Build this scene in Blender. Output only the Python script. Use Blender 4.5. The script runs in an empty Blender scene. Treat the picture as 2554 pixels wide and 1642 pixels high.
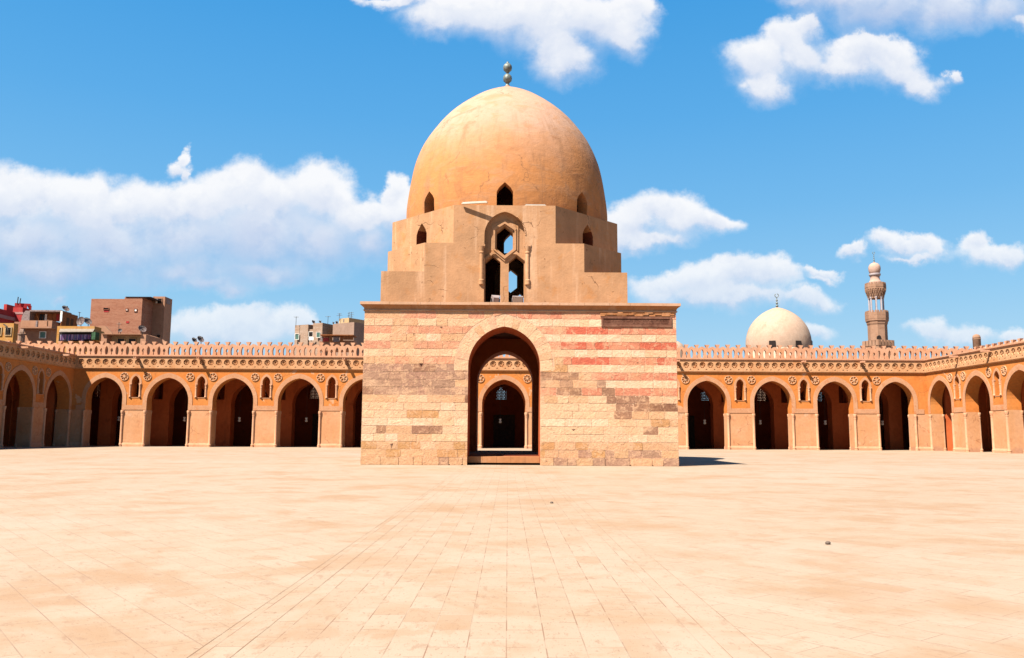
import bpy, math, random
import numpy as np
from mathutils import Vector, Matrix

random.seed(7)
R = math.radians
scene = bpy.context.scene
COL = scene.collection
PI = math.pi

# ------------------------------------------------------------------ camera
PW, PH, F = 2554.0, 1642.0, 2094.4
EYE = Vector((0.0, 0.0, 1.3))
ROT = (Matrix.Rotation(-R(0.25), 3, 'Z') @ Matrix.Rotation(PI/2 + R(7.28), 3, 'X') @ Matrix.Rotation(R(0.30), 3, 'Z'))
cd = bpy.data.cameras.new('camera')
cd.sensor_width = 36.0
cd.lens = 36.0 * F / PW
cd.clip_start = 0.1
cd.clip_end = 6000.0
cam = bpy.data.objects.new('camera', cd)
COL.objects.link(cam)
cam.matrix_world = Matrix.Translation(EYE) @ ROT.to_4x4()
scene.camera = cam

def ray(px, py):
    return ROT @ Vector(((px - PW/2)/F, -(py - PH/2)/F, -1.0))
def at(px, py, Y):                      # the point of the photograph's line of sight at distance Y
    d = ray(px, py)
    return EYE + d * (Y / d.y)
def X(px, Y, py=850): return at(px, py, Y).x
def Z(py, Y, px=1277): return at(px, py, Y).z

# ------------------------------------------------------------------ tagging
def tag(o, label=None, cat=None, group=None, kind=None):
    if label: o['label'] = label
    if cat: o['category'] = cat
    if group: o['group'] = group
    if kind: o['kind'] = kind
    return o
def thing(name, loc, label, cat, group=None, rz=0.0):
    o = bpy.data.objects.new(name, None)
    COL.objects.link(o)
    o.empty_display_size = 0.3
    o.location = loc
    o.rotation_euler = (0, 0, rz)
    return tag(o, label, cat, group)
def wmat(o):
    m = o.matrix_basis.copy()
    p = o
    while p.parent:
        m = p.parent.matrix_basis @ p.matrix_parent_inverse @ m if p is o else p.parent.matrix_basis @ p.matrix_parent_inverse @ m
        p = p.parent
    return m
def adopt(o, parent):                   # vertices are in world coordinates: keep them there
    if parent is not None:
        o.parent = parent
        o.matrix_parent_inverse = wmat(parent).inverted()
    return o

# ------------------------------------------------------------------ mesh builder
class MB:
    def __init__(self):
        self.v = []; self.f = []; self.c = []
    def add(self, verts, faces, M=None, col=None):
        n = len(self.v)
        if M is not None: self.v += [tuple(M @ Vector(p)) for p in verts]
        else: self.v += [tuple(p) for p in verts]
        self.f += [tuple(i + n for i in f) for f in faces]
        self.c += [col] * len(faces)
        return self
    def box(self, a, b, M=None, col=None):
        x0, y0, z0 = a; x1, y1, z1 = b
        v = [(x0,y0,z0),(x1,y0,z0),(x1,y1,z0),(x0,y1,z0),(x0,y0,z1),(x1,y0,z1),(x1,y1,z1),(x0,y1,z1)]
        return self.add(v, [(3,2,1,0),(4,5,6,7),(0,1,5,4),(1,2,6,5),(2,3,7,6),(3,0,4,7)], M, col)
    def prism(self, poly, z0, z1, M=None, col=None, cap=True):
        n = len(poly)
        v = [(x, y, z0) for x, y in poly] + [(x, y, z1) for x, y in poly]
        f = [(i, (i+1) % n, n+(i+1) % n, n+i) for i in range(n)]
        if cap: f += [tuple(range(n-1, -1, -1)), tuple(range(n, 2*n))]
        return self.add(v, f, M, col)
    def loft(self, rings, close=True, cap=True, M=None, col=None):
        n = len(rings[0]); v = [p for r in rings for p in r]; f = []
        for k in range(len(rings)-1):
            for i in range(n if close else n-1):
                j = (i+1) % n
                f.append((k*n+i, k*n+j, (k+1)*n+j, (k+1)*n+i))
        if cap:
            f.append(tuple(range(n-1, -1, -1))); f.append(tuple((len(rings)-1)*n + i for i in range(n)))
        return self.add(v, f, M, col)
    def lathe(self, prof, seg=24, c=(0,0,0), M=None, col=None, cap=True, a0=0.0):
        rings = [[(c[0] + r*math.cos(a0+2*PI*i/seg), c[1] + r*math.sin(a0+2*PI*i/seg), c[2] + z) for i in range(seg)] for r, z in prof]
        return self.loft(rings, True, cap, M, col)
    def tube(self, a, b, r, seg=8, r2=None, col=None):
        a = Vector(a); b = Vector(b); d = (b-a).normalized()
        u = d.orthogonal().normalized(); w = d.cross(u); r2 = r if r2 is None else r2
        rings = [[tuple(p + (u*math.cos(2*PI*i/seg) + w*math.sin(2*PI*i/seg))*q) for i in range(seg)] for p, q in ((a, r), (b, r2))]
        return self.loft(rings, True, True, None, col)
    def ball(self, c, r, seg=16, rows=10, sz=1.0, M=None):
        prof = [(max(1e-4, r*math.sin(PI*k/rows)), -r*sz*math.cos(PI*k/rows)) for k in range(rows+1)]
        return self.lathe(prof, seg, c, M, cap=True)
    def plate(self, polys, t, M, col=None):      # outlines with holes in local x,z; thickness along y from 0 to t
        v, f = plate_data(polys, t)
        return self.add(v, f, M, col)
    def build(self, name, mat, parent=None, smooth=False, angle=None):
        me = bpy.data.meshes.new(name)
        me.from_pydata(self.v, [], self.f)
        if any(c is not None for c in self.c):
            at_ = me.color_attributes.new('stone', 'FLOAT_COLOR', 'CORNER')
            arr = []
            for p in me.polygons:
                c = self.c[p.index] or (0.5, 0.4, 0.3)
                arr += [c[0], c[1], c[2], 1.0] * p.loop_total
            at_.data.foreach_set('color', arr)
        return link(name, me, mat, parent, smooth, angle)

def link(name, me, mat, parent=None, smooth=False, angle=None):
    import bmesh
    bm = bmesh.new(); bm.from_mesh(me)
    bmesh.ops.recalc_face_normals(bm, faces=bm.faces)
    bm.to_mesh(me); bm.free()
    if smooth: me.polygons.foreach_set('use_smooth', [True]*len(me.polygons))
    if angle is not None:
        me.polygons.foreach_set('use_smooth', [True]*len(me.polygons))
        me.set_sharp_from_angle(angle=R(angle))
    me.name = name
    if me.materials: me.materials[0] = mat
    else: me.materials.append(mat)
    o = bpy.data.objects.new(name, me)
    COL.objects.link(o)
    return adopt(o, parent)

_plates = {}
def plate_data(polys, t):
    key = (t, tuple(tuple((round(a, 4), round(b, 4)) for a, b in p) for p in polys))
    if key in _plates: return _plates[key]
    cu = bpy.data.curves.new('tmp', 'CURVE')
    cu.dimensions = '2D'; cu.fill_mode = 'BOTH'; cu.extrude = t/2
    for p in polys:
        s = cu.splines.new('POLY'); s.points.add(len(p)-1)
        for q, (a, b) in zip(s.points, p): q.co = (a, b, 0, 1)
        s.use_cyclic_u = True
    ob = bpy.data.objects.new('tmp', cu); COL.objects.link(ob)
    dg = bpy.context.evaluated_depsgraph_get()
    me = bpy.data.meshes.new_from_object(ob.evaluated_get(dg))
    v = [(p.co.x, t/2 - p.co.z, p.co.y) for p in me.vertices]
    f = [tuple(p.vertices) for p in me.polygons]
    bpy.data.objects.remove(ob); bpy.data.curves.remove(cu); bpy.data.meshes.remove(me)
    _plates[key] = (v, f)
    return v, f

def boolean(mb, cutters):
    def tmp(m):
        me = bpy.data.meshes.new('tmp'); me.from_pydata(m.v, [], m.f)
        import bmesh
        bm = bmesh.new(); bm.from_mesh(me)
        bmesh.ops.remove_doubles(bm, verts=bm.verts, dist=1e-5)
        bmesh.ops.recalc_face_normals(bm, faces=bm.faces); bm.to_mesh(me); bm.free()
        o = bpy.data.objects.new('tmp', me); COL.objects.link(o); return o
    base = tmp(mb); cs = [tmp(c) for c in cutters]
    for c in cs:
        m = base.modifiers.new('cut', 'BOOLEAN'); m.operation = 'DIFFERENCE'; m.solver = 'EXACT'; m.object = c
    dg = bpy.context.evaluated_depsgraph_get()
    me = bpy.data.meshes.new_from_object(base.evaluated_get(dg))
    for o in cs + [base]:
        d = o.data; bpy.data.objects.remove(o); bpy.data.meshes.remove(d)
    me.materials.clear()
    return me

def shade_inside(me, test, mat):                # paints inner faces a dark colour in place of shade
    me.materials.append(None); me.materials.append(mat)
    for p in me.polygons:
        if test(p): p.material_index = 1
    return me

def arch_side(hw, zs, za, n=10):                 # right half of a two-centred pointed arch, from springing to apex
    r = za - zs; c = max(0.0, (r*r - hw*hw) / (2*hw)); rad = hw + c
    a1 = math.asin(min(1.0, r/rad))
    if r < hw: 
        return [(hw*math.cos(PI/2*k/n), zs + r*math.sin(PI/2*k/n)) for k in range(n+1)]
    return [(rad*math.cos(a1*k/n) - c, zs + rad*math.sin(a1*k/n)) for k in range(n+1)]
def arch(cx, hw, z0, zs, za, n=10, foot=None):   # closed outline, bottom left -> over the apex -> bottom right
    s = arch_side(hw, zs, za, n)
    fw = hw if foot is None else foot[0]; fz = zs if foot is None else foot[1]
    base = [(fw, z0)] + ([(fw, fz)] if foot is not None else [])
    right = base + s
    left = [(-x, z) for x, z in right[:-1]]
    return [(cx + x, z) for x, z in left] + [(cx + x, z) for x, z in reversed(right)]

# ------------------------------------------------------------------ materials
class NT:
    def __init__(self, tree):
        self.t = tree; self.n = tree.nodes; self.l = tree.links
    def node(self, kind, **kw):
        n = self.n.new(kind)
        for k, v in kw.items():
            if k in n.bl_rna.properties.keys() and k not in ('inputs',): setattr(n, k, v)
            else: n.inputs[k].default_value = v
        return n
    def set(self, sock, v):
        if hasattr(v, 'is_output') or isinstance(v, bpy.types.NodeSocket): self.l.new(v, sock)
        else: sock.default_value = v
    def math(self, op, a, b=0.0, c=None, clamp=False):
        n = self.n.new('ShaderNodeMath'); n.operation = op; n.use_clamp = clamp
        self.set(n.inputs[0], a); self.set(n.inputs[1], b)
        if c is not None: self.set(n.inputs[2], c)
        return n.outputs[0]
    def vec(self, op, a, b=(0,0,0), c=None):
        n = self.n.new('ShaderNodeVectorMath'); n.operation = op
        self.set(n.inputs[0], a); self.set(n.inputs[1], b)
        if c is not None: self.set(n.inputs[2], c)
        return n.outputs['Value'] if op in ('LENGTH', 'DOT_PRODUCT') else n.outputs['Vector']
    def mix(self, fac, a, b, blend='MIX'):
        n = self.n.new('ShaderNodeMix'); n.data_type = 'RGBA'; n.blend_type = blend; n.clamp_factor = True
        self.set(n.inputs[0], fac)
        for s, v in ((n.inputs[6], a), (n.inputs[7], b)):
            if isinstance(v, (tuple, list)): s.default_value = (v[0], v[1], v[2], 1)
            else: self.l.new(v, s)
        return n.outputs[2]
    def noise(self, vec, scale, detail=4.0, rough=0.55, dist=0.0):
        n = self.n.new('ShaderNodeTexNoise'); self.l.new(vec, n.inputs['Vector'])
        n.inputs['Scale'].default_value = scale; n.inputs['Detail'].default_value = detail
        n.inputs['Roughness'].default_value = rough; n.inputs['Distortion'].default_value = dist
        return n.outputs['Fac']
    def step(self, x, a, b):
        n = self.n.new('ShaderNodeMapRange'); n.interpolation_type = 'SMOOTHSTEP'
        self.set(n.inputs[0], x); n.inputs[1].default_value = a; n.inputs[2].default_value = b
        return n.outputs[0]
    def pos(self): return self.n.new('ShaderNodeNewGeometry').outputs['Position']
    def sep(self, v):
        n = self.n.new('ShaderNodeSeparateXYZ'); self.l.new(v, n.inputs[0]); return n.outputs

def material(name):
    m = bpy.data.materials.new(name); m.use_nodes = True
    t = NT(m.node_tree)
    b = t.n['Principled BSDF']
    b.inputs['Specular IOR Level'].default_value = 0.12
    return m, t, b
def bump(t, b, h, strength=0.4, dist=0.02):
    n = t.n.new('ShaderNodeBump'); n.inputs['Strength'].default_value = strength; n.inputs['Distance'].default_value = dist
    t.l.new(h, n.inputs['Height']); t.l.new(n.outputs[0], b.inputs['Normal'])

def crack_mask(t, p, scale=0.55, width=0.012):
    """a few hairline cracks wandering over the render"""
    w = t.vec('ADD', p, t.vec('MULTIPLY', t.vec('SUBTRACT', noise_col(t, p, 1.7), (0.5,0.5,0.5)), (0.9,0.9,0.9)))
    v = t.n.new('ShaderNodeTexVoronoi'); v.feature = 'DISTANCE_TO_EDGE'; v.inputs['Scale'].default_value = scale; t.l.new(w, v.inputs['Vector'])
    line = t.step(v.outputs['Distance'], width, width*0.25)
    return t.math('MULTIPLY', line, t.step(t.noise(t.vec('ADD', p, (4.4, 8.1, 1.2)), 0.5, 2.0), 0.53, 0.60))
def noise_col(t, v, sc):
    n = t.n.new('ShaderNodeTexNoise'); t.l.new(v, n.inputs['Vector']); n.inputs['Scale'].default_value = sc; n.inputs['Detail'].default_value = 4
    return n.outputs['Color']

def plaster(name, c1, c2, c3=None, big=0.35, fine=5.0, streak=0.0, streak_col=None, spots=0.0, bumps=0.35, rough=0.9, dist=0.02, cracks=0.0, edge=0.0):
    """weathered render: two tones in clouds, a third in patches, rain streaks, small chips"""
    m, t, b = material(name)
    p = t.pos()
    n1 = t.noise(p, big, 5.0, 0.6)
    col = t.mix(t.step(n1, 0.36, 0.64), c1, c2)
    if c3 is not None:
        n2 = t.noise(t.vec('ADD', p, (13.1, 7.7, 3.3)), big*2.3, 6.0, 0.65, 0.4)
        col = t.mix(t.math('MULTIPLY', t.step(n2, 0.53, 0.68), 0.75), col, c3)
    if streak > 0:
        sp = t.vec('MULTIPLY', p, (1.0, 1.0, 0.07))
        n3 = t.noise(sp, 2.2, 5.0, 0.7)
        col = t.mix(t.math('MULTIPLY', t.step(n3, 0.52, 0.72), streak), col, streak_col or (c1[0]*0.7, c1[1]*0.65, c1[2]*0.6))
    nf = t.noise(p, fine, 6.0, 0.65)
    k = t.math('MULTIPLY_ADD', nf, 0.5, 0.75)
    cmb = t.n.new('ShaderNodeCombineXYZ')
    for i in range(3): t.l.new(k, cmb.inputs[i])
    col = t.mix(1.0, col, cmb.outputs[0], 'MULTIPLY')
    if spots > 0:
        vo = t.n.new('ShaderNodeTexNoise'); t.l.new(p, vo.inputs['Vector']); vo.inputs['Scale'].default_value = 3.1; vo.inputs['Detail'].default_value = 3; vo.inputs['Roughness'].default_value = 0.8
        col = t.mix(t.math('MULTIPLY', t.step(vo.outputs['Fac'], 0.66, 0.72), spots), col, (c1[0]*0.42, c1[1]*0.36, c1[2]*0.32))
    t.l.new(col, b.inputs['Base Color'])
    b.inputs['Roughness'].default_value = rough
    h = t.math('ADD', t.math('MULTIPLY', nf, 0.6), t.math('MULTIPLY', t.noise(p, fine*5, 3.0, 0.6), 0.4))
    if cracks > 0:
        ck = crack_mask(t, p)
        col = t.mix(t.math('MULTIPLY', ck, cracks), col, (c1[0]*0.35, c1[1]*0.3, c1[2]*0.3))
        t.l.new(col, b.inputs['Base Color'])
        h = t.math('SUBTRACT', h, t.math('MULTIPLY', ck, 0.8))
    bump(t, b, h, bumps, dist)
    if edge > 0:
        bv = t.n.new('ShaderNodeBevel'); bv.samples = 4; bv.inputs['Radius'].default_value = edge
        for n in t.n:
            if n.bl_idname == 'ShaderNodeBump': t.l.new(bv.outputs[0], n.inputs['Normal'])
    return m

def plain(name, c, rough=0.7, var=0.18, scale=4.0, metal=0.0):
    m, t, b = material(name)
    p = t.pos(); n = t.noise(p, scale, 4.0)
    t.l.new(t.mix(t.step(n, 0.3, 0.7), tuple(x*(1-var) for x in c), tuple(min(1, x*(1+var)) for x in c)), b.inputs['Base Color'])
    b.inputs['Roughness'].default_value = rough; b.inputs['Metallic'].default_value = metal
    return m

def brickwork(name, c1, c2, mortar, bw=0.26, bh=0.09, c3=None):
    m, t, b = material(name)
    p = t.pos(); s = t.sep(p)
    cmb = t.n.new('ShaderNodeCombineXYZ')
    t.l.new(t.math('ADD', s[0], s[1]), cmb.inputs[0]); t.l.new(s[2], cmb.inputs[1])
    br = t.n.new('ShaderNodeTexBrick'); t.l.new(cmb.outputs[0], br.inputs['Vector'])
    br.inputs['Color1'].default_value = (*c1, 1); br.inputs['Color2'].default_value = (*c2, 1); br.inputs['Mortar'].default_value = (*mortar, 1)
    br.inputs['Scale'].default_value = 1.0; br.inputs['Brick Width'].default_value = bw; br.inputs['Row Height'].default_value = bh
    br.inputs['Mortar Size'].default_value = 0.014; br.inputs['Bias'].default_value = 0.0
    n = t.noise(t.vec('MULTIPLY', p, (0.35, 0.35, 1.6)), 0.9, 6.0, 0.7)
    col = t.mix(t.step(n, 0.42, 0.62), br.outputs['Color'], t.mix(0.75, br.outputs['Color'], c3 or mortar))
    n2 = t.noise(t.vec('MULTIPLY', p, (1, 1, 2.5)), 2.4, 5.0, 0.75)
    col = t.mix(t.math('MULTIPLY', t.step(n2, 0.58, 0.66), 0.7), col, (c1[0]*0.45, c1[1]*0.42, c1[2]*0.42))
    t.l.new(col, b.inputs['Base Color']); b.inputs['Roughness'].default_value = 0.95
    bump(t, b, t.math('ADD', br.outputs['Fac'], n2), 0.5, -0.02)
    return m

M = {}
# kiosk
M['tier'] = plaster('tan_plaster', (0.50,0.295,0.145), (0.61,0.355,0.175), (0.57,0.28,0.10), 0.5, 2.2, 0.95, (0.72,0.47,0.27), 0.8, 0.6, 0.9, 0.04, 0.75, 0.0)
M['dome'] = None
M['cornice'] = plaster('cornice_stone', (0.68,0.41,0.215), (0.73,0.46,0.26), (0.64,0.31,0.12), 0.9, 5.0, 0.3, (0.45,0.24,0.11), 0.3, 0.5)
M['cavetto'] = plaster('cavetto_stone', (0.58,0.25,0.085), (0.62,0.29,0.11), (0.66,0.37,0.18), 0.8, 5.0, 0.5, (0.40,0.18,0.07), 0.3, 0.5)
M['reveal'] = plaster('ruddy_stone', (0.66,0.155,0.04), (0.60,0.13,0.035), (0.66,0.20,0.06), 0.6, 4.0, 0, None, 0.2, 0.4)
M['inner'] = plaster('interior_shade_plaster', (0.36,0.078,0.022), (0.41,0.095,0.028), (0.27,0.055,0.016), 0.4, 3.0, 0.3, (0.12,0.035,0.018), 0, 0.3)  # darkened colour, the shade inside the arcades is painted in
M['inner_back'] = plaster('back_shade_plaster', (0.15,0.027,0.009), (0.18,0.034,0.011), (0.11,0.02,0.007), 0.4, 3.0, 0.3, (0.08,0.02,0.01), 0, 0.3)  # darker still, deep shade of the rear aisle put into the colour
M['dark_inner'] = plaster('kiosk_shade_plaster', (0.10,0.026,0.012), (0.12,0.032,0.014), (0.08,0.02,0.01), 0.4, 3.0, 0, None, 0, 0.3)  # very dark colour standing in for shade inside the pavilion
M['bronze'] = plain('green_bronze', (0.27,0.31,0.24), 0.55, 0.35, 6.0, 0.3)
M['iron'] = plain('dark_iron', (0.06,0.055,0.05), 0.5, 0.3, 9.0, 0.6)
M['white'] = plain('white_enamel', (0.40,0.35,0.28), 0.4, 0.06)
M['grey'] = plain('grey_housing', (0.42,0.36,0.30), 0.5, 0.15)
M['glass'] = plain('milky_glass', (0.32,0.29,0.26), 0.2, 0.05)
M['lamp_dark'] = plain('dark_lamp_metal', (0.03,0.028,0.026), 0.5)  # near-black metal
M['oldwood'] = plaster('weathered_wood', (0.21,0.085,0.045), (0.33,0.16,0.09), (0.12,0.05,0.03), 2.2, 9.0, 0, None, 0.5, 0.9)
M['door'] = plain('dark_door_wood', (0.035,0.016,0.010), 0.6, 0.3)
# arcades
M['frieze'] = plaster('carved_stucco', (0.74,0.39,0.16), (0.79,0.45,0.205), (0.72,0.31,0.10), 0.5, 4.0, 0.35, (0.5,0.24,0.09), 0.25, 0.5)
M['hollow'] = plaster('stucco_hollow_shade', (0.42,0.135,0.035), (0.46,0.155,0.042), None, 0.8, 4.0, 0, None, 0, 0.4)  # recess backing coloured darker to paint in the shade of the holes
M['molding'] = plaster('carved_band', (0.68,0.35,0.16), (0.74,0.41,0.20), (0.66,0.26,0.09), 0.8, 9.0, 0.2, None, 0.35, 0.9)
M['parapet'] = plaster('parapet_plaster', (0.74,0.39,0.20), (0.79,0.45,0.24), (0.70,0.32,0.13), 0.5, 4.0, 0.45, (0.5,0.26,0.13), 0.2, 0.35)
M['column'] = plaster('column_plaster', (0.76,0.41,0.20), (0.80,0.46,0.24), (0.72,0.32,0.13), 0.8, 5.0, 0.3, None, 0.2, 0.35)
M['rosette'] = plaster('rosette_stucco', (0.78,0.46,0.22), (0.81,0.49,0.25), None, 1.0, 6.0, 0, None, 0.2, 0.4)

def wall_mat():
    m, t, b = material('arcade_plaster')
    p = t.pos(); z = t.sep(p)[2]
    n1 = t.noise(p, 0.33, 5.0, 0.6); n2 = t.noise(t.vec('ADD', p, (31, 17, 5)), 0.9, 6.0, 0.68, 0.3)
    up = t.mix(t.step(n1, 0.36, 0.62), (0.78,0.262,0.05), (0.76,0.29,0.065))
    up = t.mix(t.math('MULTIPLY', t.step(n2, 0.52, 0.7), 0.6), up, (0.58,0.18,0.035))
    lo = t.mix(t.step(n1, 0.36, 0.64), (0.76,0.38,0.158), (0.80,0.44,0.205))
    lo = t.mix(t.math('MULTIPLY', t.step(n2, 0.56, 0.7), 0.55), lo, (0.60,0.24,0.095))
    foot = t.math('MULTIPLY', t.step(t.math('ADD', z, t.math('MULTIPLY', n2, 1.2)), 1.25, 0.75), 0.8)
    lo = t.mix(foot, lo, (0.60,0.31,0.165))
    col = t.mix(t.step(t.math('ADD', z, t.math('MULTIPLY', n2, 0.05)), 3.92, 3.95), lo, up)
    st = t.noise(t.vec('MULTIPLY', p, (1, 1, 0.08)), 1.8, 5.0, 0.7)
    col = t.mix(t.math('MULTIPLY', t.step(st, 0.53, 0.72), 0.35), col, (0.72,0.36,0.11))
    rp = t.noise(t.vec('ADD', p, (17, 3, 9)), 0.55, 6.0, 0.6, 0.6)
    col = t.mix(t.math('MULTIPLY', t.step(rp, 0.64, 0.665), 0.75), col, (0.80,0.50,0.27))
    col = t.mix(t.math('MULTIPLY', crack_mask(t, p, 0.5, 0.014), 0.6), col, (0.28,0.10,0.04))
    nf = t.noise(p, 4.0, 6.0, 0.65); k = t.math('MULTIPLY_ADD', nf, 0.5, 0.75)
    cmb = t.n.new('ShaderNodeCombineXYZ')
    for i in range(3): t.l.new(k, cmb.inputs[i])
    t.l.new(t.mix(1.0, col, cmb.outputs[0], 'MULTIPLY'), b.inputs['Base Color'])
    b.inputs['Roughness'].default_value = 0.92
    bump(t, b, nf, 0.4, 0.03)
    return m
M['wall'] = wall_mat()

def dome_mat(name, cx, cy, low, mid, high, z0, z1):
    m, t, b = material(name)
    p = t.pos(); z = t.sep(p)[2]
    n1 = t.noise(p, 0.35, 6.0, 0.62, 0.3); n2 = t.noise(t.vec('MULTIPLY', p, (1, 1, 2.2)), 0.8, 6.0, 0.68, 0.5)
    zz = t.math('ADD', z, t.math('MULTIPLY_ADD', n1, 5.0, -2.5))
    col = t.mix(t.step(zz, z0, z1), low, high)
    col = t.mix(t.math('MULTIPLY', t.step(n2, 0.48, 0.66), 0.7), col, mid)
    d = t.vec('SUBTRACT', p, (cx, cy, 0)); s = t.sep(d)
    ang = t.math('ARCTAN2', s[0], t.math('MULTIPLY', s[1], -1.0))
    cmb = t.n.new('ShaderNodeCombineXYZ'); t.l.new(t.math('MULTIPLY', ang, 5.0), cmb.inputs[0]); t.l.new(t.math('MULTIPLY', z, 0.16), cmb.inputs[1])
    st = t.noise(cmb.outputs[0], 2.0, 6.0, 0.72)
    col = t.mix(t.math('MULTIPLY', t.math('MULTIPLY', t.step(st, 0.48, 0.70), 0.6), t.step(z, z1+1.0, z1-2.0)), col, tuple(c*0.68 for c in mid))
    ck = crack_mask(t, p, 0.4, 0.012)
    col = t.mix(t.math('MULTIPLY', ck, 0.55), col, tuple(c*0.4 for c in mid))
    top = t.step(t.math('ADD', z, t.math('MULTIPLY_ADD', n2, 3.0, -1.5)), z1+1.2, z1+2.4)
    col = t.mix(t.math('MULTIPLY', top, 0.5), col, (0.52,0.33,0.22))
    dirt = t.noise(t.vec('ADD', p, (5, 9, 2)), 0.55, 7.0, 0.7, 0.6)
    col = t.mix(t.math('MULTIPLY', t.step(dirt, 0.52, 0.66), 0.5), col, (low[0]*0.6, low[1]*0.62, low[2]*0.8))
    nf = t.noise(p, 3.0, 6.0, 0.66); k = t.math('MULTIPLY_ADD', nf, 0.36, 0.82)
    c2 = t.n.new('ShaderNodeCombineXYZ')
    for i in range(3): t.l.new(k, c2.inputs[i])
    t.l.new(t.mix(1.0, col, c2.outputs[0], 'MULTIPLY'), b.inputs['Base Color'])
    b.inputs['Roughness'].default_value = 0.9
    bump(t, b, t.math('ADD', nf, t.math('MULTIPLY', n2, 1.5)), 0.35, 0.06)
    return m
M['dome'] = dome_mat('dome_plaster', -0.15, 45.27, (0.66,0.29,0.09), (0.60,0.315,0.14), (0.64,0.41,0.25), 14.3, 18.0)
M['far_dome'] = plaster('pale_dome_plaster', (0.70,0.51,0.34), (0.74,0.56,0.385), (0.62,0.43,0.28), 0.3, 2.0, 0.3, (0.5,0.36,0.24), 0.0, 0.3)

def stone_mat():
    m, t, b = material('ashlar_stone')
    a = t.n.new('ShaderNodeVertexColor'); a.layer_name = 'stone'
    p = t.pos()
    n1 = t.noise(p, 3.6, 7.0, 0.72, 0.5); n2 = t.noise(t.vec('ADD', p, (9, 4, 7)), 0.7, 6.0, 0.65)
    nf = t.noise(p, 11.0, 6.0, 0.7)
    n3 = t.noise(t.vec('MULTIPLY', t.vec('ADD', p, (3, 8, 1)), (0.6, 1, 1.3)), 1.3, 5.0, 0.6, 0.2)
    col = t.mix(t.math('MULTIPLY', t.step(n1, 0.515, 0.575), 0.6), a.outputs['Color'], (0.74,0.46,0.24))
    col = t.mix(t.math('MULTIPLY', t.step(n3, 0.52, 0.66), 0.45), col, (0.76,0.49,0.26))
    col = t.mix(t.math('MULTIPLY', t.step(n2, 0.52, 0.68), 0.4), col, (0.68,0.38,0.17))
    pit = t.noise(t.vec('MULTIPLY', t.vec('ADD', p, (2, 2, 2)), (1, 1, 1.6)), 6.0, 4.0, 0.8, 0.8)
    col = t.mix(t.math('MULTIPLY', t.step(pit, 0.64, 0.70), 0.55), col, (0.30,0.15,0.08))
    k = t.math('MULTIPLY_ADD', nf, 0.55, 0.72)
    c2 = t.n.new('ShaderNodeCombineXYZ')
    for i in range(3): t.l.new(k, c2.inputs[i])
    t.l.new(t.mix(1.0, col, c2.outputs[0], 'MULTIPLY'), b.inputs['Base Color'])
    b.inputs['Roughness'].default_value = 0.93
    h = t.math('SUBTRACT', t.math('ADD', t.math('MULTIPLY', n1, 1.2), t.math('MULTIPLY', nf, 0.5)), t.math('MULTIPLY', t.step(pit, 0.62, 0.7), 0.8))
    bump(t, b, h, 0.75, 0.05)
    return m
M['stone'] = stone_mat()

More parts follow.
